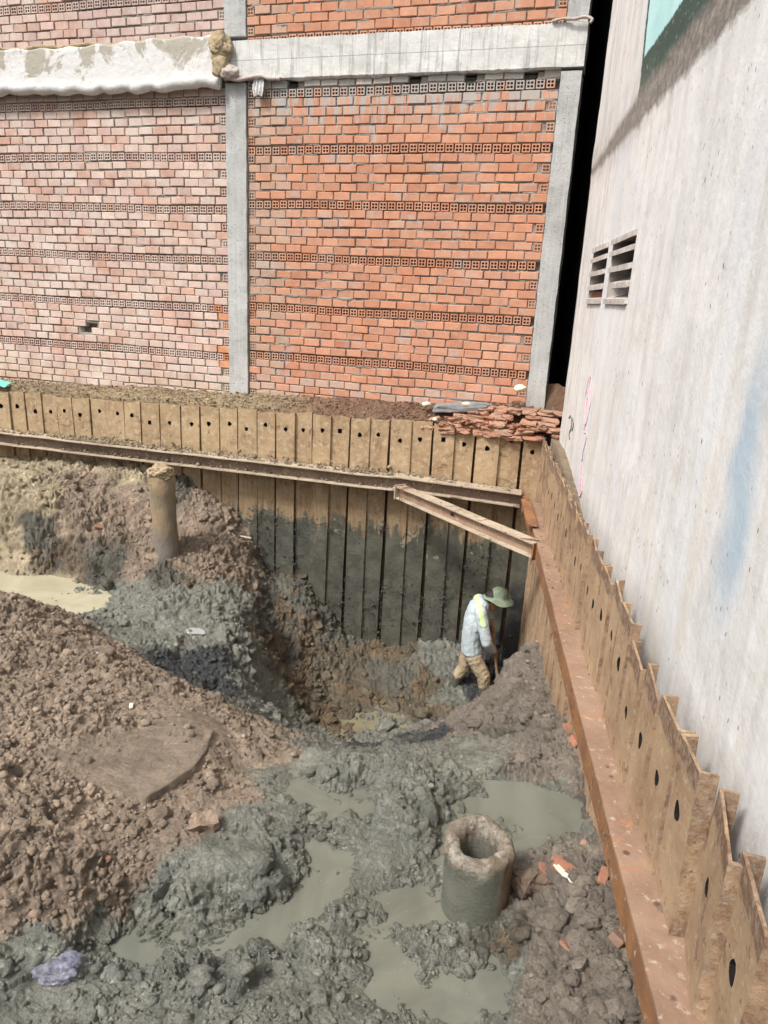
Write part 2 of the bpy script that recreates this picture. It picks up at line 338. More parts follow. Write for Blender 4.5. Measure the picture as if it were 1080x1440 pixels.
# ================================================================ TERRAIN
def wallp(px, py):          # where a pixel meets the face of the back row of piles
    p0 = np.array([1.5, 7.66, 0]); n = np.array([.2, 1, 0.]); d = FW + RT * (px - 540) / FPX + UP * (720 - py) / FPX
    return CAM + d * (((p0 - CAM) @ n) / (d @ n))
WC = [(0,645,'t'),(60,648,'t'),(100,650,'t'),(180,655,'t'),(250,672,'m'),(300,702,'b'),(345,748,'b'),(375,800,'m'),(430,815,'m'),(480,890,'m'),(560,912,'o'),(620,905,'g'),(690,920,'d'),(760,910,'d')]
G = '''0,690,-1.0,t;60,700,-1.03,t;110,690,-1.05,b;50,750,-1.38,m;30,770,-1.52,t;0,740,-1.35,t;100,720,-1.15,b;180,720,-1.22,b;0,790,-1.7,t;80,795,-1.7,m;150,805,-1.69,m;200,800,-1.6,b;232,812,-1.62,m;270,800,-1.6,b
300,760,-1.45,b;330,800,-1.75,b;345,775,-1.65,b;185,828,-1.7,g;40,840,-1.86,g;100,850,-1.86,g;60,822,-1.8,t;20,825,-1.83,t;140,855,-1.82,g;180,850,-1.7,g
200,860,-1.66,g;250,850,-1.64,g;300,850,-1.7,g;200,900,-1.72,g;260,900,-1.75,g;320,880,-1.8,g;350,840,-1.84,g;270,945,-1.83,d;310,930,-1.83,d;343,900,-1.92,g;362,862,-2.0,m;385,850,-2.25,m;342,960,-1.98,g;300,970,-1.9,d
378,880,-2.36,m;388,930,-2.58,m;372,990,-2.45,g;380,1020,-2.2,g;400,960,-2.65,o;430,870,-2.4,m;440,900,-2.6,m;470,930,-2.8,o;440,960,-2.82,o;450,1000,-2.9,o;430,1030,-2.82,g;500,980,-2.92,o;520,1030,-3.03,g;550,1030,-3.0,g;490,1020,-3.0,o
560,950,-2.88,m;600,960,-2.9,o;600,1000,-2.93,o;640,980,-2.96,g;670,975,-2.97,d;690,950,-2.95,d;620,930,-2.8,g;430,1050,-2.35,g;540,1052,-2.45,d;600,1040,-2.2,d;650,1010,-2.05,h
690,985,-2.2,h;705,960,-1.95,h;720,930,-1.8,h;760,912,-1.7,h;800,930,-1.65,h;680,1020,-1.85,h;720,980,-1.75,h;760,960,-1.65,h;720,1040,-1.55,m;760,1010,-1.5,h;800,1000,-1.5,h;640,1050,-1.75,g;560,1056,-1.95,g;600,1062,-1.6,g
500,1066,-1.5,g;500,1085,-1.26,g;460,1060,-1.5,g;455,1078,-1.25,g;620,1082,-1.26,g;810,1060,-1.22,h;790,1040,-1.3,h;700,1068,-1.28,g;660,1066,-1.32,g;560,1086,-1.25,g
560,1110,-1.26,g;500,1108,-1.33,g;440,1090,-1.3,g;425,1115,-1.335,g;640,1105,-1.29,g;600,1130,-1.23,g;560,1160,-1.22,g;480,1130,-1.345,g;440,1160,-1.30,g;460,1220,-1.35,g;430,1255,-1.335,g;490,1250,-1.29,g;415,1220,-1.29,g;540,1200,-1.24,g;590,1160,-1.2,g;600,1205,-1.3,g;590,1260,-1.335,g;560,1240,-1.29,g;610,1230,-1.3,g;530,1270,-1.31,g
350,1230,-1.2,g;370,1215,-1.16,g;330,1170,-1.2,g;400,1130,-1.24,g;300,1210,-1.17,g;250,1230,-1.2,g;380,1090,-1.28,g;350,1140,-1.19,g;230,1320,-1.345,g;160,1335,-1.35,g;300,1300,-1.335,g;270,1340,-1.3,g;370,1290,-1.335,g;330,1345,-1.33,g;400,1270,-1.33,g
440,1320,-1.28,g;500,1330,-1.26,g;460,1370,-1.25,g;530,1375,-1.35,g;640,1405,-1.345,g;600,1360,-1.29,g;700,1385,-1.335,g;660,1360,-1.28,g;590,1320,-1.27,g;700,1320,-1.26,m;740,1360,-1.22,h;800,1300,-1.14,h;850,1350,-1.1,h;800,1400,-1.16,h;870,1430,-1.08,h;780,1215,-1.2,h;820,1250,-1.09,h;835,1200,-1.17,h;750,1255,-1.23,h
300,1400,-1.22,g;200,1390,-1.22,g;100,1390,-1.22,g;40,1400,-1.26,g;50,1340,-1.18,g;400,1420,-1.21,g;550,1438,-1.26,g;0,1440,-1.24,g
700,1125,-1.37,g;760,1140,-1.38,g;800,1170,-1.37,g;785,1120,-1.36,g;720,1105,-1.36,g;650,1150,-1.345,g;620,1182,-1.345,g;825,1130,-1.32,m;815,1090,-1.24,h;770,1070,-1.25,h;730,1080,-1.29,h;850,1120,-1.2,h;765,1088,-1.29,h;665,1095,-1.34,g;740,1190,-1.34,g
0,835,-1.1,b;40,850,-1.12,b;60,872,-1.15,b;130,912,-1.25,b;180,940,-1.32,b;250,962,-1.38,b;300,985,-1.45,b;340,1010,-1.5,b;385,1062,-1.42,b;0,900,-1.0,b;0,1000,-.95,b;60,960,-1.02,b;100,1000,-1.03,b;150,1000,-1.1,b;200,1000,-1.15,b;200,1050,-1.14,s;150,1060,-1.1,s;240,1050,-1.15,s;200,1090,-1.14,s
270,1020,-1.17,s;300,1060,-1.19,b;290,1110,-1.2,b;330,1080,-1.3,b;200,1150,-1.15,b;280,1150,-1.18,b;320,1120,-1.26,b;100,1150,-1.05,b;0,1100,-.95,b;50,1200,-1.0,b;0,1250,-1.04,b;100,1250,-1.08,b;200,1200,-1.16,b;160,1240,-1.19,b;60,1285,-1.16,b;0,1305,-1.14,b'''
ctl = []
for ln in G.replace('\n', ';').split(';'):
    a = ln.split(','); p = az(float(a[0]), float(a[1]), float(a[2])); ctl.append((p[0], p[1], p[2], a[3]))
for x, y, k in WC:
    p = wallp(x, y); ctl.append((p[0], p[1], p[2], k)); ctl.append((p[0] + .07, p[1] + .35, p[2] + .05, k))
for q in [(1.3,6.55,-2.9,'d'),(1.75,6.5,-2.8,'d'),(1.9,6.0,-2.3,'b'),(1.9,5.2,-1.75,'b'),(1.8,7.2,-2.85,'d'),(-4,5.8,-1.6,'b'),(-5,5.5,-1.3,'b'),(-5,7,-1.8,'t'),(-4,4,-1,'b'),(-3,2,-1,'b'),(-6,8,-1.5,'t'),(-6,9.2,-.9,'t'),(-6.5,5,-1.2,'b'),(-6,2,-1,'b'),
          (0,1,-1.22,'g'),(1,1,-1.1,'b'),(-2,1,-1.1,'b'),(2,1,-1.2,'b'),(2,3,-1.2,'h'),(2,4.2,-1.35,'h'),(-1,1,-1.2,'g')]: ctl.append(q)
CX = np.array([[c[0], c[1]] for c in ctl]); CZ = np.array([c[2] for c in ctl])
def fit(X, Z, lam=0.0015):
    D = np.sqrt(((X[:, None] - X[None]) ** 2).sum(-1) + .0016); n = len(X)
    A = np.zeros((n + 3, n + 3)); A[:n, :n] = -D + np.eye(n) * lam; A[:n, n:] = np.c_[np.ones(n), X]; A[n:, :n] = A[:n, n:].T
    return np.linalg.solve(A, np.r_[Z, 0, 0, 0])
WZ = fit(CX, CZ)
def base_z(x, y):
    r = WZ[-3] + WZ[-2] * x + WZ[-1] * y
    for i in range(len(CX)): r = r - WZ[i] * np.sqrt((x - CX[i, 0]) ** 2 + (y - CX[i, 1]) ** 2 + .0016)
    return r
KC = dict(b=(.375, .292, .222), g=(.268, .275, .238), t=(.50, .42, .29), d=(.065, .072, .078), o=(.165, .138, .095), m=(.145, .138, .112), s=(.35, .28, .215), h=(.255, .22, .182))
KW = dict(h=.35, b=.12, g=.9, t=.05, d=1., o=.6, m=.65, s=.1)      # wetness
KS = dict(h=1.3, b=1., g=1., t=1.25, d=1., o=1.2, m=1.2, s=.22)      # roughness of relief
KK = np.array([KC[c[3]] + (KW[c[3]], KS[c[3]], 1. if c[3] in 'gd' else 0., 1. if c[3] in 'om' else 0.) for c in ctl])
NY, NX = 1020, 720
yy = 1.15 * (9.45 / 1.15) ** np.linspace(0, 1, NY); uu = np.linspace(0, 1, NX)
YY = np.repeat(yy, NX); XL = -(.62 * YY + .6); XR = 1.35 + .117 * YY; XX = XL + (XR - XL) * np.tile(uu, NY)
ZZ = base_z(XX, YY)
P0 = np.stack([XX, YY, ZZ], 1)
# kind blend with a ragged boundary
wx = XX + .13 * fbm(P0, 3.2, 6, 51, .62); wy = YY + .13 * fbm(P0, 3.2, 6, 91, .62)
acc = np.zeros((len(XX), KK.shape[1])); tw = np.zeros(len(XX))
for i in range(len(CX)):
    d2 = (wx - CX[i, 0]) ** 2 + (wy - CX[i, 1]) ** 2; q = 1 / (d2 + .002) ** 4
    acc += q[:, None] * KK[i]; tw += q
acc /= tw[:, None]
colr, wet, rgh, gry, clay = acc[:, :3], acc[:, 3], acc[:, 4], acc[:, 5], acc[:, 6]
GZ = ZZ.reshape(NY, NX); GX = XX.reshape(NY, NX); GY = YY.reshape(NY, NX)
dzu = np.gradient(GZ, axis=1) / np.gradient(GX, axis=1); dzv = np.gradient(GZ, axis=0) / np.gradient(GY, axis=0)
NRM = np.stack([-dzu.ravel(), -dzv.ravel(), np.ones(NX * NY)], 1); NRM /= np.linalg.norm(NRM, axis=1)[:, None]
W = P0 + .05 * np.stack([fbm(P0, 5, 3, 5), fbm(P0, 5, 3, 25), fbm(P0, 5, 3, 45)], 1)
big = fbm(P0, 1.7, 3, 11)
l1 = lump(W, 5.2, 3) - .55; l2 = lump(W, 11.5, 13) - .55; W2 = W + .018 * np.stack([fbm(P0, 17, 2, 6), fbm(P0, 17, 2, 26), fbm(P0, 17, 2, 46)], 1)
l3 = lump(W2, 26, 23) - .5; l4 = lump(W2, 58, 33) - .5; f5 = fbm(W2, 30, 4, 77, .6)
ridge = 1 - np.abs(fbm(W, 9, 3, 99)) * 3.2
patch = sstep(-.25, .35, fbm(P0, 2.1, 3, 200))             # where clods sit and where the mud lies smoother
farf = 1 + .45 * sstep(4.2, 6.5, YY)
strk = fbm(np.stack([P0[:, 0] * 7 + P0[:, 2] * 2.5, P0[:, 1] * 3, P0[:, 2] * 1.1 - P0[:, 0] * .7], 1), 1.3, 4, 808, .6)
D = .050 * big + farf * (.046 * l1 * (.4 + patch) + .038 * l2 * (.35 + patch) + .0225 * l3 * (.5 + .7 * patch) + .014 * l4 + .018 * f5 + .009 * ridge)
brn = 1 - np.clip(gry, 0, 1)
rg2 = .5 - np.abs(fbm(W, 7, 4, 140, .62)) * 2.6; rg3 = .5 - np.abs(fbm(W2, 19, 3, 150, .6)) * 2.6
crk = np.clip(lump(W2 + 7.7, 19, 61) * 1.4 - .6, -.6, .5)
D = D * (1 - .28 * brn) + brn * (.022 * rg2 + .016 * rg3 + .012 * crk * (1 - patch))
smear = sstep(.16, .24, fbm(P0 * np.array([1, 1.5, 1]), 1.7, 3, 310))
D = D * (1 - .62 * smear) - .012 * smear
cre = np.exp(-np.abs(fbm(W2, 13, 3, 171, .6)) / .05); cre2 = np.exp(-np.abs(fbm(W2, 31, 2, 181, .6)) / .07)
D = D - (.016 * cre + .008 * cre2) * (1 - .5 * smear)
D = D * rgh + .075 * strk * clay
# submerged parts stay flatter, shores crumble
ZW = -1.322
gfg = np.clip(gry, 0, 1) * sstep(3.5, 3.3, YY) * sstep(1.0, 1.6, YY)
near = sstep(4.3, 3.6, YY)
lowm = sstep(.02, -.05, ZZ + .03 * big - ZW) * near
D = D * (1 - .15 * lowm) + lowm * gfg * (.034 * (lump(W2 + 3.3, 13, 71) - .45) + .026 * fbm(P0, 7, 4, 72))
# wide smears where the digger bucket wiped the clay bank
sm = clay * sstep(.05, .35, fbm(P0, 1.3, 2, 310))
D = D * (1 - .35 * sm)
PT = P0 + NRM * D[:, None]
above = PT[:, 2] - ZW
PT[:, 2] = np.where(above < .10, ZW + above - .016 * gfg, PT[:, 2])
tone = 1 + .22 * fbm(P0, 1.1, 4, 400) + .16 * fbm(P0, 7, 3, 430)
crest = np.clip(D / .05, -1, 1)
blot = sstep(.22, .4, fbm(W, 1.6, 4, 500))[:, None]
C4 = colr * tone[:, None]
C4 = C4 * (1 - blot * .35 * gry[:, None]) + blot * .35 * gry[:, None] * np.array([.26, .25, .20])
ob = sstep(.08, .24, fbm(W, 3.6, 5, 600, .6))[:, None] * clay[:, None]
C4 = C4 * (1 - ob * .5) + ob * .5 * np.array([.24, .155, .08])
C4 = C4 * (1 + .28 * np.clip(fbm(P0, 13, 3, 910), -1, 1))[:, None]
lt = (sstep(.28, .45, fbm(W, 4.5, 3, 700)) * (1 - gry))[:, None] * .4
C4 = C4 * (1 - lt) + lt * C4 * 1.6
idx = np.arange(NX * NY).reshape(NY, NX)
FQ = np.stack([idx[:-1, :-1].ravel(), idx[:-1, 1:].ravel(), idx[1:, 1:].ravel(), idx[1:, :-1].ravel()], 1)
film = (sstep(.030, .003, PT[:, 2] + .012 * fbm(P0, 14, 3, 77) - ZW) * (YY < 3.52) * (XX > -2))[:, None]
C4 = C4 * (1 - .8 * film) + .8 * film * np.array([.20, .205, .165]); wet = np.maximum(wet, film[:, 0] * 1.15)
g = mesh_np('ground', PT, FQ, SOIL, None, np.c_[np.clip(C4, 0.01, 1), np.clip(wet, 0, 1.2)], True)
tag(g, kind='structure')
TZ = PT[:, 2].reshape(NY, NX)
def ground_at(x, y):
    j = int(np.clip(np.searchsorted(yy, y), 1, NY - 1)); xl = -(.62 * yy[j] + .6); xr = 1.35 + .117 * yy[j]
    i = int(np.clip((x - xl) / (xr - xl) * (NX - 1), 0, NX - 1)); return float(TZ[j, i]), j * NX + i

def water(name, x0, x1, y0, y1, z, mat):
    n = 30; xs = np.linspace(x0, x1, n); ys = np.linspace(y0, y1, n); X, Y = np.meshgrid(xs, ys)
    P = np.stack([X.ravel(), Y.ravel(), np.full(n * n, z)], 1); i = np.arange(n * n).reshape(n, n)
    F = np.stack([i[:-1, :-1].ravel(), i[:-1, 1:].ravel(), i[1:, 1:].ravel(), i[1:, :-1].ravel()], 1)
    return tag(mesh_np(name, P, F, mat, None, None, True), kind='structure')
water('water', -2.0, 1.45, 1.2, 3.52, ZW, WATER_G)
water('water', -6.0, -2.1, 5.7, 8.2, -1.765, WATER_T)
water('water', -.6, .75, 5.9, 6.95, -2.975, WATER_P)

# ---------------------------------------------------------------- clods scattered over the mud
def ico(sub, seed, amp=.35):
    bm = bmesh.new(); bmesh.ops.create_icosphere(bm, subdivisions=sub, radius=1)
    V = np.array([v.co[:] for v in bm.verts]); F = np.array([[v.index for v in f.verts] for f in bm.faces]); bm.free()
    V = V * (1 + amp * fbm(V + seed * 3.1, 1.1 if sub < 3 else 1.6, 3 if sub < 3 else 5, seed, .62))[:, None] * np.array([1, .85, .68])
    return V, F
def rotm(a, b, c):
    return np.array(Matrix.Rotation(a, 3, 'Z') @ Matrix.Rotation(b, 3, 'X') @ Matrix.Rotation(c, 3, 'Y'))
def scatter(name, pts, mat, sub, amp=.35, smooth=True):      # pts: x,y,z,size,rgb,wet
    T = [ico(sub, k, amp) for k in range(8)]; vs = []; fs = []; cs = []; b = 0
    for (x, y, z, s, c, wt) in pts:
        V, F = random.choice(T); V2 = V @ rotm(random.uniform(0, 6.3), random.uniform(-.6, .6), random.uniform(-.6, .6)).T * s + (x, y, z)
        vs.append(V2); fs.append(F + b); cs.append(np.tile(np.r_[c, wt], (len(V), 1))); b += len(V)
    return mesh_np(name, np.concatenate(vs), np.concatenate(fs), mat, None, np.concatenate(cs), smooth)
pts = []; big_pts = []
NC = 15000
cy = 1.4 * (8.9 / 1.4) ** RNG.random(NC); cx = -(.6 * cy + .3) + (1.3 + .706 * cy) * RNG.random(NC)
cn_ = fbm(np.stack([cx, cy, 0 * cx], 1), 1.5, 2, 55)
for x, y, cn in zip(cx, cy, cn_):
    z, i = ground_at(x, y)
    if (y < 3.6 and z < ZW + .006) or (y > 5.9 and x < -2 and z < -1.76): continue
    if cn < -.25 and random.random() < .7: continue
    if rgh[i] < .5 and random.random() < .9: continue
    s = random.uniform(.004, .012) * (1 + .14 * y) * (1.9 if random.random() < .1 else 1)
    if gry[i] > .5 and random.random() < .5: continue
    (pts if s < .016 else big_pts).append((x, y, z + s * .15, s, np.clip(C4[i] * random.uniform(.85, 1.3), .01, 1), float(wet[i])))
hp_ = []
for k in range(520):
    if k < 90: x, y = random.uniform(.75, 1.45), random.uniform(3.9, 5.9)
    elif k < 150: x, y = random.uniform(-1.1, .9), random.uniform(5.2, 7.4)
    elif k < 210: x, y = random.uniform(.55, 1.0), random.uniform(1.7, 2.6)
    else: y = 1.5 * (8.6 / 1.5) ** random.random(); x = random.uniform(-(.6 * y + .3), 1.0 + .106 * y)
    z, i = ground_at(x, y)
    if rgh[i] < .5 or (y < 3.6 and z < ZW - .01) or (y > 5.9 and x < -2.2 and z < -1.74) or (abs(x - 1.2) < .35 and abs(y - 7.15) < .4): continue
    if (x - .51) ** 2 + (y - 2.62) ** 2 < .05 or (gry[i] > .5 and k % 3): continue
    s = random.uniform(.018, .034) * (1 + .09 * y) * random.choice([1, 1, 1, 1.5, 2.0 if y > 3 else 1.3])
    hp_.append((x, y, z + s * .05, s, np.clip(C4[i] * random.uniform(.85, 1.2), .01, 1), float(wet[i])))
tag(scatter('clay_clods', hp_, SOIL, 3, .75), kind='stuff')
tag(scatter('soil_clods', pts, SOIL, 1, .5, False), kind='stuff')
tag(scatter('soil_lumps', big_pts, SOIL, 2), kind='stuff')

# ---------------------------------------------------------------- soil ledge behind the back piles, up to the brick wall
BO = np.array([.002, 8.3835, -.047]); BA = rad(-16.53); BD = np.array([math.cos(BA), math.sin(BA)]); BN = np.array([-math.sin(BA), math.cos(BA)])
def strip():
    n, k = 520, 46; P = []; cl = []
    xs = np.linspace(-6.8, 2.1, n)
    rows = []
    for j in range(k):
        t = j / (k - 1)
        yf = 7.68 - .2 * (xs - 1.5) + .13
        s = xs / BD[0]; yb = BO[1] + s * BD[1] + .12
        y = yf + (yb - yf) * max(0, (j - 8)) / (k - 9) if j > 8 else yf
        zb = np.interp(xs, [-6.8, -5, -1.7, -.3, .6, 1.1, 1.45, 2.1], [-.08, -.04, .12, .2, .24, .28, .46, .5])
        tt = max(0, (j - 8) / (k - 9))
        z = -.02 + (zb + .02) * tt ** .7 if j > 8 else -.02 - (8 - j) * .5 + 0 * xs
        rows.append(np.stack([xs, y + 0 * xs, z + 0 * xs], 1))
    V = np.concatenate(rows)
    top = (np.arange(k) >= 8).astype(float).repeat(n)
    V[:, 2] += top * (.035 * fbm(V, 5, 4, 3) + .03 * (lump(V, 12, 8) - .5) + .012 * lump(V, 34, 9)) - .0
    t = (.5 + .5 * fbm(V, 3, 4, 20))[:, None]; q = sstep(-1.6, -.4, V[:, 0])[:, None]
    ca = np.array([.40, .31, .19]); cb = np.array([.24, .165, .105]); cr = np.array([.25, .12, .075])
    Cc = ca * (1 - q) + (cb * t + cr * (1 - t)) * q; Cc = Cc * (.8 + .4 * t)
    i = np.arange(n * k).reshape(k, n); F = np.stack([i[:-1, :-1].ravel(), i[:-1, 1:].ravel(), i[1:, 1:].ravel(), i[1:, :-1].ravel()], 1)
    o = mesh_np('ground_ledge', V, F, SOIL, None, np.c_[Cc, np.full(len(V), .05)], True); tag(o, kind='structure')
    return V
LV = strip()
def ledge_z(x, y):
    d = (LV[:, 0] - x) ** 2 + (LV[:, 1] - y) ** 2 + 4 * (LV[:, 2] < -.1); return float(LV[np.argmin(d), 2])
# soil strip between the right-hand piles and the white wall
def strip2():
    n = 300; ys = np.linspace(-.5, 7.6, n); R = []
    for t in (0, .3, .6, 1.0):
        x = .888 + .1104 * ys + t * .125; R.append(np.stack([x, ys, -.45 + 0 * ys - (2.5 if t == 0 else 0)], 1))
    V = np.concatenate(R); V[:, 2] += .03 * fbm(V, 4, 4, 2) + sstep(4.2, 7.2, V[:, 1]) * .42
    i = np.arange(4 * n).reshape(4, n); F = np.stack([i[:-1, :-1].ravel(), i[:-1, 1:].ravel(), i[1:, 1:].ravel(), i[1:, :-1].ravel()], 1)[:, ::-1]
    tag(mesh_np('ground_verge', V, F, SOIL, None, np.tile([.33, .26, .18, .1], (len(V), 1)), True), kind='structure')
strip2()

# ================================================================ BRICK BUILDING
bld = empty('brick_building', tuple(BO), BA)
bld.scale = (1.035,) * 3
tag(bld, 'unfinished multi-storey brick building with concrete columns and beam behind the pit', 'building')
PAL_L = [(.58, .40, .33), (.64, .48, .40), (.66, .52, .44), (.50, .33, .30), (.57, .33, .24), (.62, .44, .38), (.52, .28, .20), (.66, .53, .46)]
PAL_R = [(.56, .26, .155), (.58, .28, .17), (.53, .24, .14), (.55, .28, .185), (.59, .31, .20), (.51, .215, .13)]
def brick(mb, x0, x1, z0, z1, y, c, dep=.07):
    j = lambda a: random.uniform(-a, a)
    y += j(.0065); b = .0045; tl = j(.003)
    x0 += j(.003); x1 += j(.003); z0 += j(.003); z1 += j(.003)
    mb.add([(x0, y + dep, z0), (x1, y + dep, z0 + tl), (x1, y + dep, z1 + tl), (x0, y + dep, z1),
            (x0, y + b, z0), (x1, y + b, z0 + tl), (x1, y + b, z1 + tl), (x0, y + b, z1),
            (x0 + b, y, z0 + b), (x1 - b, y, z0 + b + tl), (x1 - b, y, z1 - b + tl), (x0 + b, y, z1 - b)],
           [(8, 9, 10, 11), (4, 5, 9, 8), (5, 6, 10, 9), (6, 7, 11, 10), (7, 4, 8, 11), (0, 1, 5, 4), (1, 2, 6, 5), (2, 3, 7, 6), (3, 0, 4, 7)], c)
def header(mb, x0, x1, z0, z1, y, c):     # brick end with four square holes
    t = (x1 - x0) * .15; m_ = (x1 - x0) * .12; cx = (x0 + x1) / 2; cz = (z0 + z1) / 2; jj = random.uniform(-.002, .004); y = y + jj
    xs = [x0, x0 + t, cx - m_ / 2, cx + m_ / 2, x1 - t, x1]; zs = [z0, z0 + t, cz - m_ / 2, cz + m_ / 2, z1 - t, z1]
    vs = [(a, y, b) for b in zs for a in xs]; fs = []; dk = tuple(q * .32 for q in c)
    for r in range(5):
        for q in range(5):
            if r in (1, 3) and q in (1, 3): continue
            fs.append((r * 6 + q, r * 6 + q + 1, (r + 1) * 6 + q + 1, (r + 1) * 6 + q))
    vs += [(x0, y + .06, z0), (x1, y + .06, z0), (x1, y + .06, z1), (x0, y + .06, z1)]
    fs += [(36, 37, 5, 0), (37, 38, 35, 5), (38, 39, 30, 35), (39, 36, 0, 30)]
    mb.add(vs, fs, c)
    if random.random() < .06: return
    for r in (1, 3):
        for q in (1, 3):
            a, b2, c0, d = xs[q], xs[q + 1], zs[r], zs[r + 1]
            mb.add([(a, y + .001, c0), (b2, y + .001, c0), (b2, y + .001, d), (a, y + .001, d), (a, y + .055, c0), (b2, y + .055, c0), (b2, y + .055, d), (a, y + .055, d)],
                   [(0, 1, 5, 4), (1, 2, 6, 5), (2, 3, 7, 6), (3, 0, 4, 7), (4, 5, 6, 7)], tuple(q_ * .7 for q_ in c))
PC, HP = .0915, .549
def panel(name, s0, s1, z0, z1, bandz, pal, mat, y0, left, missing=()):
    mb = MB(); row = 0
    k0 = math.floor((z0 - bandz) / PC) ; k1 = math.ceil((z1 - bandz) / PC)
    for k in range(k0, k1):
        zc = bandz + k * PC; a, b = zc - .0385, zc + .0385
        if a < z0 - .06 or b > z1 + .02: continue
        wob = lambda x: .006 * math.sin(x * 1.7 + k * .8) + .003 * math.sin(x * 5 + k)
        def colr_(x):
            c = random.choice(pal); f = random.uniform(.9, 1.08); c = tuple(np.array(c) * .55 + np.mean(pal, 0) * .45)
            if not left:
                if x < s0 + .35 and random.random() < .7: c = (.50, .31, .22)
                if zc < .35 and random.random() < .5: c = (.52, .34, .26)
                if 3.42 < zc < 3.6: c = (.58, .46, .38)
            else:
                if zc > 3.9 and x > -4: c = tuple(np.array(c) * .5 + np.array((.42, .26, .25)) * .5)
                if x > s1 - .25 and zc < 1.2 and random.random() < .3: c = (.6, .26, .13)
                if zc < .3: c = tuple(np.array(c) * .5 + np.array((.50, .40, .31)) * .5)
            return tuple(min(1, q * f) for q in c)
        if k % 6 == 0:
            x = s0 + .008
            while x < s1 - .05:
                if random.random() > .004: header(mb, x, x + .081, a + wob(x), b + wob(x), y0 + random.uniform(-.004, .004), colr_(x))
                x += .0955 + random.uniform(-.002, .003)
        else:
            x = s0 + .006; bond = k % 2
            if bond:
                header(mb, x, x + .075, a, b, y0 + .003, colr_(x)); x += .088
            else: brick(mb, x, x + .14, a, b, y0, colr_(x)); x += .152
            end = s1 - (.09 if not bond else .0)
            while x < end - .03:
                L = min(.178 + random.uniform(-.006, .005), end - x)
                skip = any(abs(x + L / 2 - mx) < .1 and abs(zc - mz) < .045 for mx, mz in missing)
                if not skip and L > .03: brick(mb, x, x + L, a + wob(x), b + wob(x), y0, colr_(x))
                x += L + random.uniform(.009, .015)
            if not bond: header(mb, s1 - .083, s1 - .006, a, b, y0 + .003, colr_(s1))
    o = mb.build(name, mat, bld)
    # mortar bed: a ragged sheet just behind the brick faces, squeezed out here and there
    nx = int((s1 - s0) / .014); nz = int((z1 - z0) / .011); X, Z = np.meshgrid(np.linspace(s0, s1, nx), np.linspace(z0 - .05, z1, nz))
    P = np.stack([X.ravel(), 0 * X.ravel(), Z.ravel()], 1)
    dep = y0 + .017 - .013 * fbm(P, 9, 3, 5 + int(left)) - .012 * np.abs(fbm(P, 45, 2, 7)) - (.012 if not left else .006) * sstep(.1, .5, fbm(P, 3, 3, 19))
    ch = np.clip(np.abs(((Z.ravel() - bandz) / PC) - np.round((Z.ravel() - bandz) / PC)), 0, .5)
    isb = (np.round((Z.ravel() - bandz) / PC).astype(int) % 6 == 0) & (ch < .44)
    dep = np.where(isb, y0 + .062, np.where(ch < .36, np.maximum(dep, y0 + .012), dep))
    for mx, mz in missing: dep = np.where((abs(X.ravel() - mx) < .085) & (abs(Z.ravel() - mz) < .036), y0 + .10, dep)
    P[:, 1] = dep
    i = np.arange(nx * nz).reshape(nz, nx); F = np.stack([i[:-1, :-1].ravel(), i[:-1, 1:].ravel(), i[1:, 1:].ravel(), i[1:, :-1].ravel()], 1)
    mesh_np('mortar_bed', P, F, MORTAR, o, None, True)
    return o
s_of = lambda x, y: (x - BO[0]) * BD[0] + (y - BO[1]) * BD[1]
panel('brick_panel', -1.775, 1.522, -.25, 3.47, 3.36, PAL_R, BR_R, 0, False, missing=[(-1.27, 3.45), (.07, 3.45), (.63, 3.45), (1.22, 3.45)])
panel('brick_panel', -7.6, -2.03, -.35, 3.5, 3.30, PAL_L, BR_L, .01, True, missing=[(-4.07, .76), (-4.0, .80)])
panel('brick_panel', -1.775, 1.522, 3.86, 6.2, 4.95, PAL_R, BR_R, 0, False)
panel('brick_panel', -7.6, -2.03, 3.88, 6.2, 4.30, PAL_L, BR_L, .01, True)
def rough_box(name, x0, x1, y0, y1, z0, z1, mat, parent, cell=.03, amp=.006, f=12, seed=1):
    # closed box whose skin is gridded and roughened
    nx, ny, nz = [max(2, int(round((b - a) / cell)) + 1) for a, b in ((x0, x1), (y0, y1), (z0, z1))]
    bm = bmesh.new(); bmesh.ops.create_cube(bm, size=1)
    for v in bm.verts: v.co = ((x0 + x1) / 2 + v.co.x * (x1 - x0), (y0 + y1) / 2 + v.co.y * (y1 - y0), (z0 + z1) / 2 + v.co.z * (z1 - z0))
    for ax, (a, b, n) in enumerate(((x0, x1, nx), (y0, y1, ny), (z0, z1, nz))):
        for q in range(1, n - 1):
            co = [0, 0, 0]; co[ax] = a + (b - a) * q / (n - 1); no = [0, 0, 0]; no[ax] = 1
            bmesh.ops.bisect_plane(bm, geom=bm.verts[:] + bm.edges[:] + bm.faces[:], plane_co=co, plane_no=no)
    V = np.array([v.co[:] for v in bm.verts]); V2 = V + amp * np.stack([fbm(V, f, 3, seed), fbm(V, f, 3, seed + 5), fbm(V, f, 3, seed + 9)], 1)
    F = [[v.index for v in fc.verts] for fc in bm.faces]; bm.free()
    return mesh_np(name, V2, F, mat, parent)
rough_box('concrete_column', -2.025, -1.78, -.03, .25, -.3, 3.46, CONC, bld, .04, .007, 8, 1)
rough_box('concrete_column', 1.527, 1.722, -.03, .25, -.3, 3.46, CONC, bld, .04, .007, 8, 2)
rough_box('concrete_column', -2.03, -1.78, -.02, .25, 3.90, 6.2, CONC, bld, .06, .007, 8, 3)
rough_box('concrete_column', 1.527, 1.722, -.02, .25, 3.86, 6.2, CONC, bld, .06, .007, 8, 4)
rough_box('concrete_beam', -2.03, 1.73, -.045, .25, 3.49, 3.85, BEAM, bld, .035, .008, 7, 5)
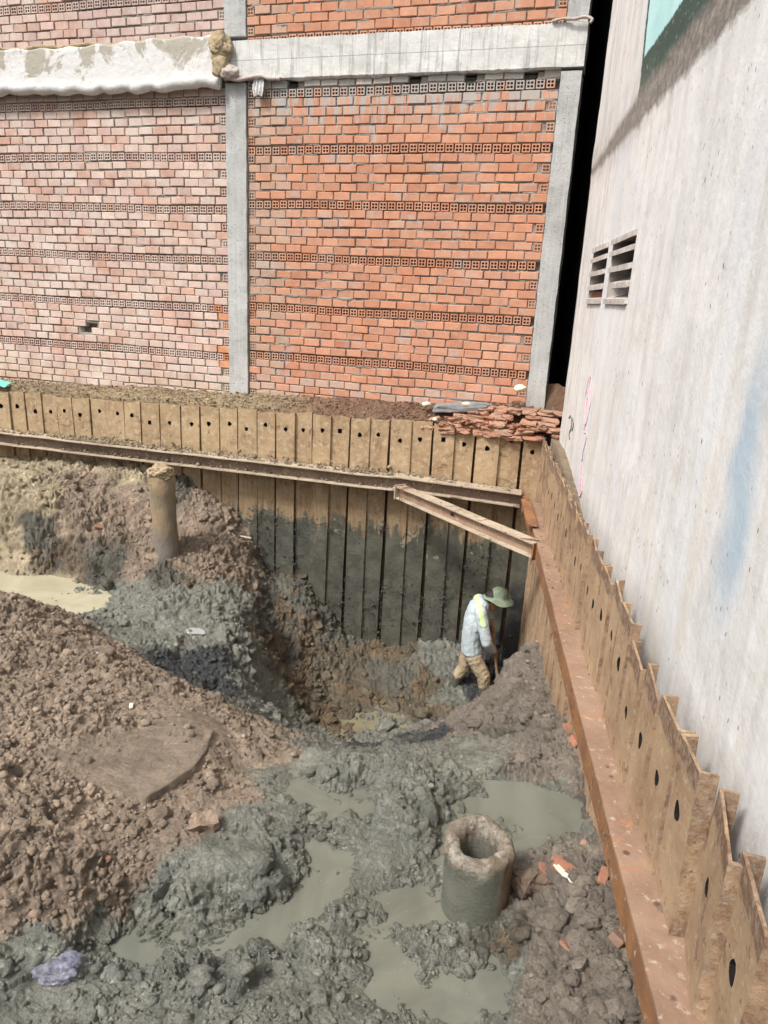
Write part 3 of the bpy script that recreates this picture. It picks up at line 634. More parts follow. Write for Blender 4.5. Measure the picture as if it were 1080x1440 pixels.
# thin cement seams that squeezed out of the formwork beside the beam
# white plastered beam on the left with a sagging sheet edge
def plaster_beam():
    n = 260; k = 30; X, T = np.meshgrid(np.linspace(-7.6, -2.06, n), np.linspace(0, 1, k)); X = X.ravel(); T = T.ravel()
    e = .008 * np.sin(X * 2.3) + .007 * np.sin(X * 5.3 + 1) + .009 * np.abs(np.sin(X * 6.1)) + .008 * np.sin(X * 19)
    zt = 3.885 + .02 * np.sin(X * 1.9) + .01 * np.sin(X * 17); zb = 3.45 + e
    a = T * 1.0; Z = zt + (zb - zt) * np.clip(a / .72, 0, 1); Y = np.full(len(X), -.075)
    roll = a > .72; ph = (a - .72) / .28 * 4.2
    Z = np.where(roll, zb - .016 * np.sin(ph) , Z); Y = np.where(roll, -.075 - .018 * (1 - np.cos(ph)) * .6 + .0, Y)
    P = np.stack([X, Y, Z], 1)
    d = .007 * fbm(P, 4, 4, 31) + .004 * fbm(P, 22, 3, 35); P[:, 1] -= d + roll * (.018 * fbm(P, 7, 3, 44) + .012 * np.abs(fbm(P * np.array([1, 1, .4]), 22, 3, 48)))
    P[:, 2] += roll * .012 * fbm(P, 9, 2, 47)
    i = np.arange(n * k).reshape(k, n); F = np.stack([i[:-1, :-1].ravel(), i[1:, :-1].ravel(), i[1:, 1:].ravel(), i[:-1, 1:].ravel()], 1)
    o = mesh_np('plastered_beam', P, F, PLASTER, bld, None, True)
    md = o.modifiers.new('thick', 'SOLIDIFY'); md.thickness = .05; md.offset = -1
    rough_box('beam_core', -7.6, -2.035, -.055, .25, 3.52, 3.87, BEAM, bld, .08, .006, 7, 6)
plaster_beam()
def blob(name, loc, sc, mat, parent=None, seed=0, sub=4, amp=.4, f=1.4):
    bm = bmesh.new(); bmesh.ops.create_icosphere(bm, subdivisions=sub, radius=1); V = np.array([v.co[:] for v in bm.verts]); F = np.array([[v.index for v in q.verts] for q in bm.faces]); bm.free()
    V = V * (1 + amp * fbm(V + seed, f, 5, seed, .6))[:, None] * np.array(sc) + np.array(loc)
    return mesh_np(name, V, F, mat, parent, None, True)
blob('mortar_clump', (-2.04, -.075, 3.79), (.125, .08, .15), MUDCLUMP, bld, 3, 5, .45, 1.8)
blob('mortar_clump', (-2.03, -.10, 3.60), (.10, .06, .10), MUDCLUMP, bld, 9, 4, .5, 1.8)
blob('mortar_clump', (-1.93, -.11, 3.54), (.11, .055, .07), CLOTH, bld, 12, 4, .4, 2)
def drape(name, x0, x1, z0, z1, y, seed):       # hanging cement-soaked cloth
    n, k = 34, 40; X, T = np.meshgrid(np.linspace(0, 1, n), np.linspace(0, 1, k)); X = X.ravel(); T = T.ravel()
    wd = .55 + .45 * np.sin(T * math.pi * .8 + .35); P = np.stack([x0 + (x1 - x0) * (.5 + (X - .5) * wd), y - .012 * np.sin(X * 19 + seed) * (.4 + T) - .02 * T, z1 + (z0 - z1) * T], 1)
    P[:, 1] -= .01 * fbm(P, 14, 3, seed); P[:, 2] += .02 * np.sin(X * 3.1) * T
    i = np.arange(n * k).reshape(k, n); F = np.stack([i[:-1, :-1].ravel(), i[1:, :-1].ravel(), i[1:, 1:].ravel(), i[:-1, 1:].ravel()], 1)
    o = mesh_np(name, P, F, PLASTER if seed == 1 else CLOTH, bld, None, True); md = o.modifiers.new('thick', 'SOLIDIFY'); md.thickness = .012; return o
drape('cement_cloth', -1.67, -1.55, 3.31, 3.50, -.06, 1)
def cord(name, pts, r, mat, parent=None, rough=0, sub=6, closed=False, rr=None):
    # tube through points
    pts = [Vector(p) for p in pts]; C = []
    n = len(pts)
    for i in range(n - 1):
        p0, p1, p2, p3 = pts[max(i - 1, 0)], pts[i], pts[i + 1], pts[min(i + 2, n - 1)]
        for k in range(sub):
            t = k / sub; C.append(.5 * ((2 * p1) + (p2 - p0) * t + (2 * p0 - 5 * p1 + 4 * p2 - p3) * t * t + (3 * p1 - p0 - 3 * p2 + p3) * t ** 3))
    C.append(pts[-1]); V = []; F = []; m_ = 8
    for i, c in enumerate(C):
        d = (C[min(i + 1, len(C) - 1)] - C[max(i - 1, 0)]).normalized(); q = d.to_track_quat('Z', 'Y'); u_ = i / (len(C) - 1)
        R = (rr(u_) if rr else r) * (1 + rough * mnoise.noise(c * 20))
        for a in range(m_):
            V.append(c + q @ Vector((math.cos(a * 6.2832 / m_) * R, math.sin(a * 6.2832 / m_) * R, 0)))
    for i in range(len(C) - 1):
        for a in range(m_):
            F.append((i * m_ + a, i * m_ + (a + 1) % m_, (i + 1) * m_ + (a + 1) % m_, (i + 1) * m_ + a))
    F.append(tuple(range(m_))[::-1]); F.append(tuple((len(C) - 1) * m_ + a for a in range(m_)))
    return mesh_np(name, [tuple(v) for v in V], F, mat, parent, None, True)
cord('mud_crust', [(-7.5 + .18 * k, -.045, 3.885 + .012 * math.sin(k * 1.9)) for k in range(31)], .022, MUDCLUMP, bld, .9)
cord('beam_edge_sheet', [(-2.0, -.09, 3.50), (-1.85, -.1, 3.47), (-1.7, -.09, 3.49), (-1.58, -.075, 3.505), (-1.48, -.07, 3.48), (-1.36, -.06, 3.475)], .02, CLOTH, bld, .5)
# ragged cement lip under the beam, on the bricks of the right-hand panel
def lip():
    n, k = 300, 10; X, T = np.meshgrid(np.linspace(-1.5, 1.52, n), np.linspace(0, 1, k)); X = X.ravel(); T = T.ravel(); P = np.stack([X, 0 * X, 0 * X], 1)
    h = .018 + .022 * np.clip(fbm(P, 6, 4, 3) + .2, 0, 1); P[:, 2] = 3.495 - T * h; P[:, 1] = -.047 + .035 * T ** 2 - .006 * fbm(P, 30, 3, 9)
    i = np.arange(n * k).reshape(k, n); F = np.stack([i[:-1, :-1].ravel(), i[1:, :-1].ravel(), i[1:, 1:].ravel(), i[:-1, 1:].ravel()], 1)
    o = mesh_np('cement_lip', P, F, BEAM, bld, None, True); md = o.modifiers.new('thick', 'SOLIDIFY'); md.thickness = .02; md.offset = -1
lip()
cord('beam_edge_sheet', [(1.40, -.06, 3.86), (1.5, -.07, 3.875), (1.6, -.09, 3.86), (1.7, -.1, 3.87), (1.765, -.12, 3.84), (1.75, -.13, 3.81)], .014, CLOTH, bld, .5)
# side and back of the building
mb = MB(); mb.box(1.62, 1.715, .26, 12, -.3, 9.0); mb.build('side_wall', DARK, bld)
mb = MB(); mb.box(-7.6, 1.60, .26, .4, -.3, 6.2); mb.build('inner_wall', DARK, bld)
mb = MB(); mb.box(-7.6, 1.60, .41, 12, 6.2, 6.35); mb.box(-7.6, 1.722, -.02, .25, 6.21, 9.0); mb.build('roof_slab', CONC, bld)

# ================================================================ WHITE BUILDING
WA = rad(90 - 6.3)                       # wall direction; local x along the wall (0 at the corner), local y into the pit
wb = empty('white_building', (1.83, 7.5, 0), WA - math.pi * 0)
# local +x = away from camera, local +y = towards -x world (pit side)
tag(wb, 'tall weathered white rendered building with two louvre vents on the right of the pit', 'building')
def white_wall():
    xs = set(np.round(np.arange(-10, .001, .05), 4)); zs = set(np.round(np.arange(-3.2, 7.01, .05), 4))
    HO = [(-1.53, -.80, 1.37, 1.83), (-2.56, -1.74, 1.37, 1.83)]
    for a, b, c, d in HO: xs |= {a, b}; zs |= {c, d}
    xs = sorted(xs); zs = sorted(zs); X, Z = np.meshgrid(xs, zs); P = np.stack([X.ravel(), 0 * X.ravel(), Z.ravel()], 1)
    P[:, 1] = .008 * fbm(P, .9, 3, 4) + .003 * fbm(P, 5, 3, 6)
    P[:, 1] += .004 * sstep(2.5, 2.56, P[:, 2]) * sstep(2.85, 2.75, P[:, 2]) * (1 + fbm(P, 12, 3, 2))
    P[:, 0] += np.where(P[:, 0] > -.01, .02 * fbm(P, 2.5, 4, 8), 0)
    n = len(xs); F = []
    for r in range(len(zs) - 1):
        for q in range(n - 1):
            cx, cz = (xs[q] + xs[q + 1]) / 2, (zs[r] + zs[r + 1]) / 2
            if any(a < cx < b and c < cz < d for a, b, c, d in HO): continue
            F.append((r * n + q, (r + 1) * n + q, (r + 1) * n + q + 1, r * n + q + 1))
    o = mesh_np('wall', P, F, WHITE, wb, None, True)
    for a, b, c, d in HO:
        v = MB(); e = .002
        # recess: four reveals and a back with shade put into its colour
        v.add([(a, 0, c), (b, 0, c), (b, 0, d), (a, 0, d), (a, -.2, c), (b, -.2, c), (b, -.2, d), (a, -.2, d)], [(0, 1, 5, 4), (1, 2, 6, 5), (2, 3, 7, 6), (3, 0, 4, 7)])
        vo = v.build('louvre_vent', VENT, wb)
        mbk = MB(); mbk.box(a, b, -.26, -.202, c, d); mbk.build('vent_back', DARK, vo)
        h = (d - c) / 4
        for q in range(5):
            z = c + q * h; broken = (a < -2 and q == 1); aa = a if not broken else a + .0
            bb = b - (.18 if broken else 0)
            s = MB(); t = .022
            z0 = z + (.004 if q == 0 else 0) - (.03 if q == 4 else 0)
            # sloping concrete blade, proud of the wall
            s.add([(aa + .003, .022, z0 - .0), (bb - .003, .022, z0), (bb - .003, -.13, z0 + .055), (aa + .003, -.13, z0 + .055), (aa + .003, .022, z0 + .038), (bb - .003, .022, z0 + .038), (bb - .003, -.13, z0 + .085), (aa + .003, -.13, z0 + .085)],
                  [(0, 1, 2, 3), (4, 7, 6, 5), (0, 4, 5, 1), (1, 5, 6, 2), (2, 6, 7, 3), (3, 7, 4, 0)])
            s.build('slat', VENT, vo, warp=.004, wf=14)
        if a > -1.7:
            s = MB(); s.box(a + .01, b - .01, -.10, -.03, c + .045, c + h - .005); bo = s.build('brick_infill', mat_simple('infill_brick', (.34, .15, .1), (.22, .11, .08), 18), vo, warp=.004, wf=20)
    # corner return, roof and the wall deeper in the gap, shade put into its colour
    s = MB(); s.box(-10, -.01, -3.9, -.27, 6.9, 7.1); s.build('roof_slab', CONC, wb)
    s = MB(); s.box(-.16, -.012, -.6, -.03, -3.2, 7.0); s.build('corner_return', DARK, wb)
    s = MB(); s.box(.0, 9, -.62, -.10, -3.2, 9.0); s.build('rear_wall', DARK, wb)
    s = MB(); s.box(2.5, 2.7, -.095, .9, -3.2, 9.0); s.build('gap_blocker', DARK, wb)  # added wall closing off the gap so it stays dark
    # scribbles
    PINK = mat_simple('pink_marker', (.62, .28, .38), (.68, .42, .48), 20, .8, .1)
    BLK = mat_simple('charcoal', (.1, .09, .08), (.18, .17, .15), 30, .9, .1)
    return PINK, BLK
PINK, BLK = white_wall()
def wall_local(px, py):
    p0 = np.array([1.83, 7.5, 0]); d = np.array([math.cos(WA), math.sin(WA), 0]); n = np.array([d[1], -d[0], 0]); r = FW + RT * (px - 540) / FPX + UP * (720 - py) / FPX
    q = CAM + r * (((p0 - CAM) @ n) / (r @ n)); return ((q - p0) @ d, .004, q[2])
def scribble(name, px, mat, r=.0045):
    cord(name, [wall_local(*p) for p in px], r, mat, wb, .3, 5)
scribble('pink_scribble', [(830, 528), (824, 560), (822, 595), (827, 590), (833, 555), (832, 530), (826, 565), (823, 600), (829, 580), (831, 545)], PINK)
scribble('pink_scribble', [(823, 600), (822, 608), (826, 612), (820, 640), (817, 672), (815, 698), (819, 690), (818, 670)], PINK)
scribble('black_scribble', [(801, 588), (803, 585), (805, 592), (804, 602), (801, 610), (802, 618)], BLK, .007)
scribble('black_scribble', [(806, 588), (807, 598), (805, 606)], BLK, .006)

# ================================================================ SHEET PILES
def pile_mesh(name, wd, dep, H, top_rag, hole, sq, hz, seed, near):
    # channel section seen from its flat side: local x across, +y = flanges (towards the retained soil), z up, top at 0
    mb = MB(); th = .012
    hx = wd / 2 + random.uniform(-.02, .02)
    def fr(z):                  # ragged top
        return z
    # cells
    ns = 12
    hp = []
    for i in range(ns):
        a = 2 * math.pi * i / ns + .26
        r = hole * (1 + .12 * math.sin(3 * a + seed)); 
        if sq: r = hole / max(abs(math.cos(a)), abs(math.sin(a))) * .85
        hp.append((hx + r * math.cos(a), hz + r * 1.1 * math.sin(a)))
    B = .062
    bp = []
    for i in range(ns):
        a = 2 * math.pi * i / ns + .26; r = B / max(abs(math.cos(a)), abs(math.sin(a))); bp.append((hx + r * math.cos(a), hz + r * math.sin(a)))
    vs = [(x, 0, z) for x, z in hp] + [(x, 0, z) for x, z in bp] + [(x, th + .02, z) for x, z in hp]
    fs = [(i, (i + 1) % ns, ns + (i + 1) % ns, ns + i)[::-1] for i in range(ns)]
    mb.add(vs[:2 * ns], fs)
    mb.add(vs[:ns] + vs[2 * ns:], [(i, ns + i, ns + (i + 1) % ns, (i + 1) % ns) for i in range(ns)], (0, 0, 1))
    mb.add([(x, th + .02, z) for x, z in hp], [tuple(range(ns))], (0, 0, 1))  # added cap closing the hole, coded blue to be painted as shade
    cn = [(hx - B, hz - B), (hx + B, hz - B), (hx + B, hz + B), (hx - B, hz + B)]
    # fill corners of the square between bp points is exact on its sides; add corner wedges
    ang = lambda x, z: math.atan2(z - hz, x - hx)
    for cxn, czn in cn:
        ds = sorted(range(ns), key=lambda i: (bp[i][0] - cxn) ** 2 + (bp[i][1] - czn) ** 2)[:2]
        tri = [(bp[ds[0]][0], 0, bp[ds[0]][1]), (cxn, 0, czn), (bp[ds[1]][0], 0, bp[ds[1]][1])]
        ar = (tri[1][0] - tri[0][0]) * (tri[2][2] - tri[0][2]) - (tri[2][0] - tri[0][0]) * (tri[1][2] - tri[0][2])
        if ar < 0: tri = tri[::-1]
        mb.add(tri, [(0, 1, 2)])
    def quad(x0, x1, z0, z1, nx=1, nz=1):
        for a in range(nx):
            for b in range(nz):
                xa, xb = x0 + (x1 - x0) * a / nx, x0 + (x1 - x0) * (a + 1) / nx; za, zb = z0 + (z1 - z0) * b / nz, z0 + (z1 - z0) * (b + 1) / nz
                cc = [(.0 if (zz > -.06 and near) else 1.) * (.75 if x < .03 or x > wd - .03 else 1) for x, zz in ((xa, za), (xb, za), (xb, zb), (xa, zb))]
                b0 = len(mb.v); mb.v += [(xa, 0, za), (xb, 0, za), (xb, 0, zb), (xa, 0, zb)]; mb.c += [(c, c, c) for c in cc]; mb.f.append((b0, b0 + 1, b0 + 2, b0 + 3))
    quad(0, hx - B, hz - B, hz + B, 2, 2); quad(hx + B, wd, hz - B, hz + B, 2, 2); quad(0, wd, hz + B, 0, 8, 4); quad(0, wd, -H, hz - B, 4, 26)
    c_f = (.55, .55, .55) if near else (.8, .8, .8)
    nfl = 26
    for x, sg in ((0, 1), (wd, -1)):          # flanges
        for b in range(nfl):
            z1, z0 = -H * b / nfl, -H * (b + 1) / nfl
            o_ = [(x, 0, z0), (x, dep, z0), (x, dep, z1), (x, 0, z1)]; i_ = [(x + sg * th, th, z0), (x + sg * th, dep, z0), (x + sg * th, dep, z1), (x + sg * th, th, z1)]
            cz = 1. if z0 > -.03 else 1.
            mb.add(o_ + i_, [(0, 3, 2, 1) if sg > 0 else (0, 1, 2, 3), (4, 5, 6, 7) if sg > 0 else (4, 7, 6, 5), (1, 2, 6, 5)], c_f)
        mb.add([(x, 0, 0), (x, dep, 0), (x + sg * th, dep, 0), (x + sg * th, th, 0)], [(0, 1, 2, 3)], c_f)
    mb.add([(0, 0, 0), (wd, 0, 0), (wd, th, 0), (0, th, 0)], [(0, 1, 2, 3)], c_f)
    mb.add([(0, th, -H), (wd, th, -H), (wd, th, -.0), (0, th, -.0)], [(0, 3, 2, 1)], (.8, .8, .8)) if False else None
    V = np.array(mb.v, float)
    # corroded edge and slight bends
    t = sstep(-.16, 0, V[:, 2]); Q = V * np.array([1, .3, .3]) + seed * 1.37
    V[:, 2] += t * top_rag * (fbm(Q, 9, 3, seed, .6) + .6 * (V[:, 0] / wd - .5) * math.sin(seed * 2.1))
    Q = V + seed * 2.3
    V[:, 1] += .006 * fbm(Q, 2.5, 2, seed) + .002 * fbm(Q, 14, 2, seed + 3); V[:, 0] += .004 * fbm(Q, 1.3, 2, seed + 8)
    return V, mb.f, np.array(mb.c, np.float32)
rowdir = math.atan2(-.2, 1)
holes = [(-4.923,-.223),(-4.7,-.214),(-4.495,-.26),(-4.256,-.25),(-4.057,-.216),(-3.836,-.251),(-3.562,-.184),(-3.324,-.191),(-3.155,-.194),(-2.898,-.269),(-2.647,-.247),(-2.373,-.241),(-2.146,-.222),(-1.905,-.201),(-1.667,-.24),(-1.43,-.169),(-1.197,-.199),(-.975,-.197),(-.772,-.17),(-.538,-.167),(-.313,-.188),(-.085,-.168),(.145,-.213),(.392,-.182),(.636,-.16),(.866,-.196),(1.108,-.213),(1.381,-.108),(1.6,-.208)]
names_b = {0: 'steel sheet pile at the left edge of the back row'}
BG = 'steel sheet piles in a row across the back of the pit'
ext = [(-5.16 - .235 * k, -.22) for k in range(4)][::-1]
allh = ext + holes
topz = lambda x: float(np.interp(x, [-5, -3.5, -1.8, -.9, .1, .7, 1.2, 1.45, 1.62], [-.035, -.035, -.01, .0, .012, .024, .02, .002, -.06]))
ND = len(allh)
ordn = ['first','second','third','fourth','fifth','sixth','seventh','eighth','ninth','tenth','eleventh','twelfth','thirteenth','fourteenth','fifteenth','sixteenth','seventeenth','eighteenth','nineteenth','twentieth','twenty-first','twenty-second','twenty-third','twenty-fourth','twenty-fifth','twenty-sixth','twenty-seventh','twenty-eighth','twenty-ninth','thirtieth']
for i, (hx, hz) in enumerate(allh):
    xl = (allh[i - 1][0] + hx) / 2 if i else hx - .118; xr = (allh[i + 1][0] + hx) / 2 if i < ND - 1 else hx + .1
    wd = (xr - xl) / math.cos(rowdir) - .008 - (.012 if i % 2 else 0)
    tz = topz(hx) + random.uniform(-.012, .012)
    if i == ND - 2: tz += .03
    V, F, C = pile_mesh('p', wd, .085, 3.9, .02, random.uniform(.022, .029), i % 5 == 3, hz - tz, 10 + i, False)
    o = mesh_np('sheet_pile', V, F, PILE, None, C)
    inset = .022 if i % 2 else 0
    inset += random.choice([0, .006, .012, .03, .04]) * random.uniform(.6, 1)
    o.location = (xl, 7.68 - .2 * (xl - 1.5) + inset, tz); o.rotation_euler = (random.uniform(-.006, .006), random.uniform(-.012, .012), rowdir)
    k = ND - i
    if i < 4: tag(o, 'steel sheet pile of the back row hidden past the left frame edge', 'sheet pile', BG)
    else:
        look = ['square bolt hole' if (i % 5 == 3) else 'round bolt hole']
        tag(o, 'mud-coated sheet pile with %s, %s from the corner in the back row' % (look[0], ordn[k - 1]), 'sheet pile', BG)

RG = 'steel sheet piles in a row below the white wall'
dR = np.array([math.sin(rad(6.3)), math.cos(rad(6.3))]); nR = np.array([dR[1], -dR[0]]); R0 = np.array([1.83, 7.5]) - nR * .175
pitch = .262; kR = 0
tops_r = {}
s = .12
while s > -7.6:
    prd = random.uniform(.004, .012) + (.012 if kR % 3 == 1 and s < -2 else 0) + (.045 if kR in (22, 23, 24, 26) else 0); wd = pitch + (.035 if prd > .02 else -.006)
    i = kR; tz = -.045 + random.uniform(-.03, .03) - (.03 if s < -4.5 else 0)
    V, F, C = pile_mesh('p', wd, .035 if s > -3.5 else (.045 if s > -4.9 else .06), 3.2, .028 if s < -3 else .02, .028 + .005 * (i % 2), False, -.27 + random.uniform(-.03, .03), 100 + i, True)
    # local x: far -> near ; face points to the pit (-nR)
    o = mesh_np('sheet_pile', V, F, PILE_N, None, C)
    st = R0 + dR * s + nR * (prd + random.uniform(-.006, .006))           # far edge set back, near edge proud
    ang = math.atan2(-dR[1], -dR[0]) - math.asin(prd / wd)
    o.location = (st[0], st[1], tz); o.rotation_euler = (random.uniform(-.01, .01), random.uniform(-.015, .015), ang)
    if s < -6.55: tag(o, 'rusty sheet pile below the white wall, hidden nearer than the bottom frame edge', 'sheet pile', RG)
    elif kR < len(ordn): tag(o, 'rusty leaning sheet pile below the white wall, %s from the far corner' % ordn[kR], 'sheet pile', RG)
    s -= pitch; kR += 1

# ================================================================ STEEL BEAMS
def ibeam(mbw, mbf, L, wd, h, tf=.012, tw=.01, seed=0, n=60):
    # local x along, z up; flanges top and bottom, web between
    def sweep(mb, prof):
        m_ = len(prof); V = []
        for i in range(n + 1):
            x = L * i / n
            for (y, z) in prof: V.append((x, y, z))
        F = [(i * m_ + a, i * m_ + (a + 1) % m_, (i + 1) * m_ + (a + 1) % m_, (i + 1) * m_ + a) for i in range(n) for a in range(m_)] + [tuple(range(m_))[::-1], tuple(n * m_ + a for a in range(m_))]
        mb.add(V, F)
    a = wd / 2
    sweep(mbf, [(-a, -tf), (a, -tf), (a, 0), (-a, 0)]); sweep(mbf, [(-a, -h), (a, -h), (a, -h + tf), (-a, -h + tf)])
    sweep(mbw, [(-tw / 2, -h + tf + .001), (tw / 2, -h + tf + .001), (tw / 2, -tf - .001), (-tw / 2, -tf - .001)])
def beam(name, p, q, wd, h, label, group, mf, mw, warp=.006):
    p = Vector(p); q = Vector(q); L = (q - p).length; e = empty(name, p); d = q - p
    e.rotation_euler = (0, -math.asin(d.z / L), math.atan2(d.y, d.x))
    a, b = MB(), MB(); ibeam(a, b, L, wd, h)
    b.build('flange', mf, e, warp=warp, wf=2.5); a.build('web', mw, e, warp=warp * .3, wf=2.5)
    return tag(e, label, 'steel beam', group), L
off = .13
wy = lambda x: 7.68 - .2 * (x - 1.5) - off
beam('steel_beam', (-6.6, wy(-6.6), -.49), (.17, wy(.17), -.595), .2, .155, 'long muddy horizontal steel beam strapped across the back sheet piles', None, WALER_B, WEB)
beam('steel_beam', (.10, wy(.1) - .03, -.575), (1.50, wy(1.5), -.64), .2, .15, 'short rusty steel beam ending at the right corner of the back pile row', None, WALER_B, WEB)
e, LB = beam('steel_brace', (.17, 7.60, -.645), (1.40, 6.03, -.70), .13, .14, 'diagonal steel brace crossing the pit corner between the two walings', None, WALER_B, WALER)
# plate at the start of the brace and wire ties
mb = MB(); mb.box(-.015, 0, -.075, .075, -.15, .01); mb.build('end_plate', WALER_B, e)
mb = MB(); mb.box(LB + .001, LB + .013, -.08, .08, -.15, .012); mb.build('end_plate', WALER_S, e)
mb = MB(); mb.box(LB * .42, LB * .42 + .05, -.0085, -.0055, -.09, -.055); mb.build('web_slot', DARK, e)
for k, t in enumerate((.10, .13)):
    cord('wire_tie', [(t, -.08, .004), (t + .01, 0, .012), (t + .01, .075, .0), (t, .09, -.07), (t, .0, -.15), (t - .01, -.07, -.145), (t + .01, -.09, -.07), (t, -.08, .004)], .004, WALER_S, e)
for k in range(5):
    cord('wire_tie', [(LB - .16 + k * .02, -.07 + .01 * k, .006), (LB - .06, -.01 + .01 * k, .02), (LB + .05, .04 + .02 * k, .012), (LB + .15 + .02 * k, .10 + .012 * k, .01)], .004, WALER, e)

def right_waler():
    p = Vector((.89 + .1067 * (-.6 - 1.5), -.6, -.68)); q = Vector((.89 + .1067 * (7.35 - 1.5), 7.35, -.69)); L = (q - p).length
    e = empty('steel_channel', p); d = q - p; e.rotation_euler = (0, -math.asin(d.z / L), math.atan2(d.y, d.x))
    # local x along; local -y to the right (wall side), +y to the pit
    n = 240
    def sheet(prof, name, mat):
        m_ = len(prof); V = []
        for i in range(n + 1):
            for y, z in prof: V.append((L * i / n, y, z))
        F = [(i * m_ + a, i * m_ + (a + 1) % m_, (i + 1) * m_ + (a + 1) % m_, (i + 1) * m_ + a) for i in range(n) for a in range(m_)] + [tuple(range(m_))[::-1], tuple(n * m_ + a for a in range(m_))]
        V = np.array(V, float); V[:, 2] += .005 * fbm(V * np.array([1, .2, 1]), 1.6, 3, 3) + .0015 * fbm(V, 12, 2, 9); V[:, 1] += .008 * fbm(V * np.array([1, .0, 0]), .9, 2, 12) + .0015 * fbm(V, 14, 2, 5)
        return mesh_np(name, V, F, mat, e)
    sheet([(-.175, -.014), (-.175, 0), (-.13, 0), (-.08, 0), (-.03, 0), (0, 0), (0, -.014)], 'web', WALER)
    sheet([(-.014, -.145), (-.014, -.0145), (.0, -.0145), (.0, -.145)], 'flange', WALER_S)
    sheet([(-.175, -.145), (-.175, -.0145), (-.161, -.0145), (-.161, -.145)], 'flange', WALER_S)
    # bolts, holes and weld lumps on top
    for k in range(15):
        x = 1.6 + random.uniform(0, L - 2.2); y = random.choice([-.05, -.12]) + random.uniform(-.02, .02); mb = MB(); r = random.uniform(.008, .014)
        vs = [(x + r * 1.2 * math.cos(a * .785), y + r * math.sin(a * .785), .001 + .006 * 0) for a in range(8)] + [(x + r * .9 * math.cos(a * .785), y + r * .75 * math.sin(a * .785), .008) for a in range(8)]
        mb.add(vs, [(a, (a + 1) % 8, 8 + (a + 1) % 8, 8 + a) for a in range(8)] + [tuple(8 + a for a in range(8))]); mb.build('rivet', WEB, e)
    mb = MB(); mb.box(L - 1.42, L - 1.405, -.005, .03, -.15, .1); 
    return tag(e, 'long rusty steel channel lying along the right-hand sheet piles', 'steel beam'), L
right_waler()
mb = MB(); mb.box(-.012, .012, -.09, .05, -.14, .03); o = mb.build('corner_plate', WALER_S, None, warp=.003); o.location = (1.50, 7.33, -.66); o.rotation_euler = (0, 0, rad(8))
tag(o, 'upright rusty plate at the far right corner between the walings', 'steel plate')
mb = MB(); mb.box(-.05, .05, -.45, .45, -.008, .008); o = mb.build('steel_plate', WALER_S, None, warp=.004); o.location = (1.455, 6.85, -.655); o.rotation_euler = (0, 0, rad(-6.3))
tag(o, 'rusty flat plate lying over the far end of the right waling', 'steel plate')

# dry mud heaped on the back waling + debris on the ledge
P_ = []
for k in range(4200):
    t = random.random(); x = -5.6 + 7.0 * t; dens = .35 + .65 * (fbm(np.array([[x, 0., 0.]]), 1.6, 2, 7)[0] > -.05)
    if random.random() > dens * np.interp(x, [-5.6, -4.3, -3.6, -1, .0, 1.4], [.1, .35, 1, .9, .5, .25]): continue
    yo = random.random() ** .6; y = 7.68 - .2 * (x - 1.5) - .01 - yo * .17; s = random.uniform(.006, .02) * (1.7 if random.random() < .08 else 1) 
    z = np.interp(x, [-6.6, .17, 1.5], [-.49, -.595, -.64]) + (1 - yo) * .09 * random.random() * np.interp(x, [-4, -3.2, 0, 1], [.3, 1, .8, .2])
    if random.random() < .25: z -= .135
    P_.append((x, y, z + s * .3, s, np.array([.46, .38, .26]) * random.uniform(.6, 1.15), .02))
tag(scatter('dry_mud', P_, SOIL, 1, .4), kind='stuff')
P_ = []
for k in range(4600):
    x = random.uniform(-6, 1.9) if k < 3800 else random.uniform(.9, 1.85); yf = 7.68 - .2 * (x - 1.5) + .1; yb = BO[1] + x / BD[0] * BD[1] - .01; t = random.random(); y = yf + (yb - yf) * t
    s = random.uniform(.005, .015) * (1.8 if random.random() < .06 else 1) * (1 if x < 0 else 1.25)
    c = random.choice([(.42, .33, .2), (.5, .42, .3), (.33, .25, .17), (.30, .2, .14)]) if x < -1.2 else random.choice([(.38, .16, .1), (.30, .2, .14), (.40, .34, .27), (.26, .17, .12), (.30, .14, .09), (.25, .19, .14)])
    P_.append((x, y, ledge_z(x, y) + s * .3, s, np.array(c) * random.uniform(.7, 1.2), .02))
tag(scatter('rubble', P_, SOIL, 1, .5, False), kind='stuff')

P_ = []
for k in range(2600):
    x = random.uniform(-1.7, 1.62); z = -1.15 - 1.7 * random.random() ** .8; q = min(range(len(allh) - 1), key=lambda i: abs((allh[i][0] + allh[i + 1][0]) / 2 - x)); sx_ = (allh[q][0] + allh[q + 1][0]) / 2
    if random.random() < .45: x = sx_ + random.gauss(0, .018)
    if mnoise.noise(Vector((x * 2.2, 0, z * 1.5))) < -.02 and random.random() < .85: continue
    s = random.uniform(.004, .013) * (2 if random.random() < .06 else 1); c = np.array([.10, .105, .09]) if z < -1.3 else np.array([.2, .15, .1])
    P_.append((x, 7.68 - .2 * (x - 1.5) + .006, z, s, c * random.uniform(.7, 1.3), .5))
tag(scatter('mud_splatter', P_, SOIL, 1, .4), kind='stuff')

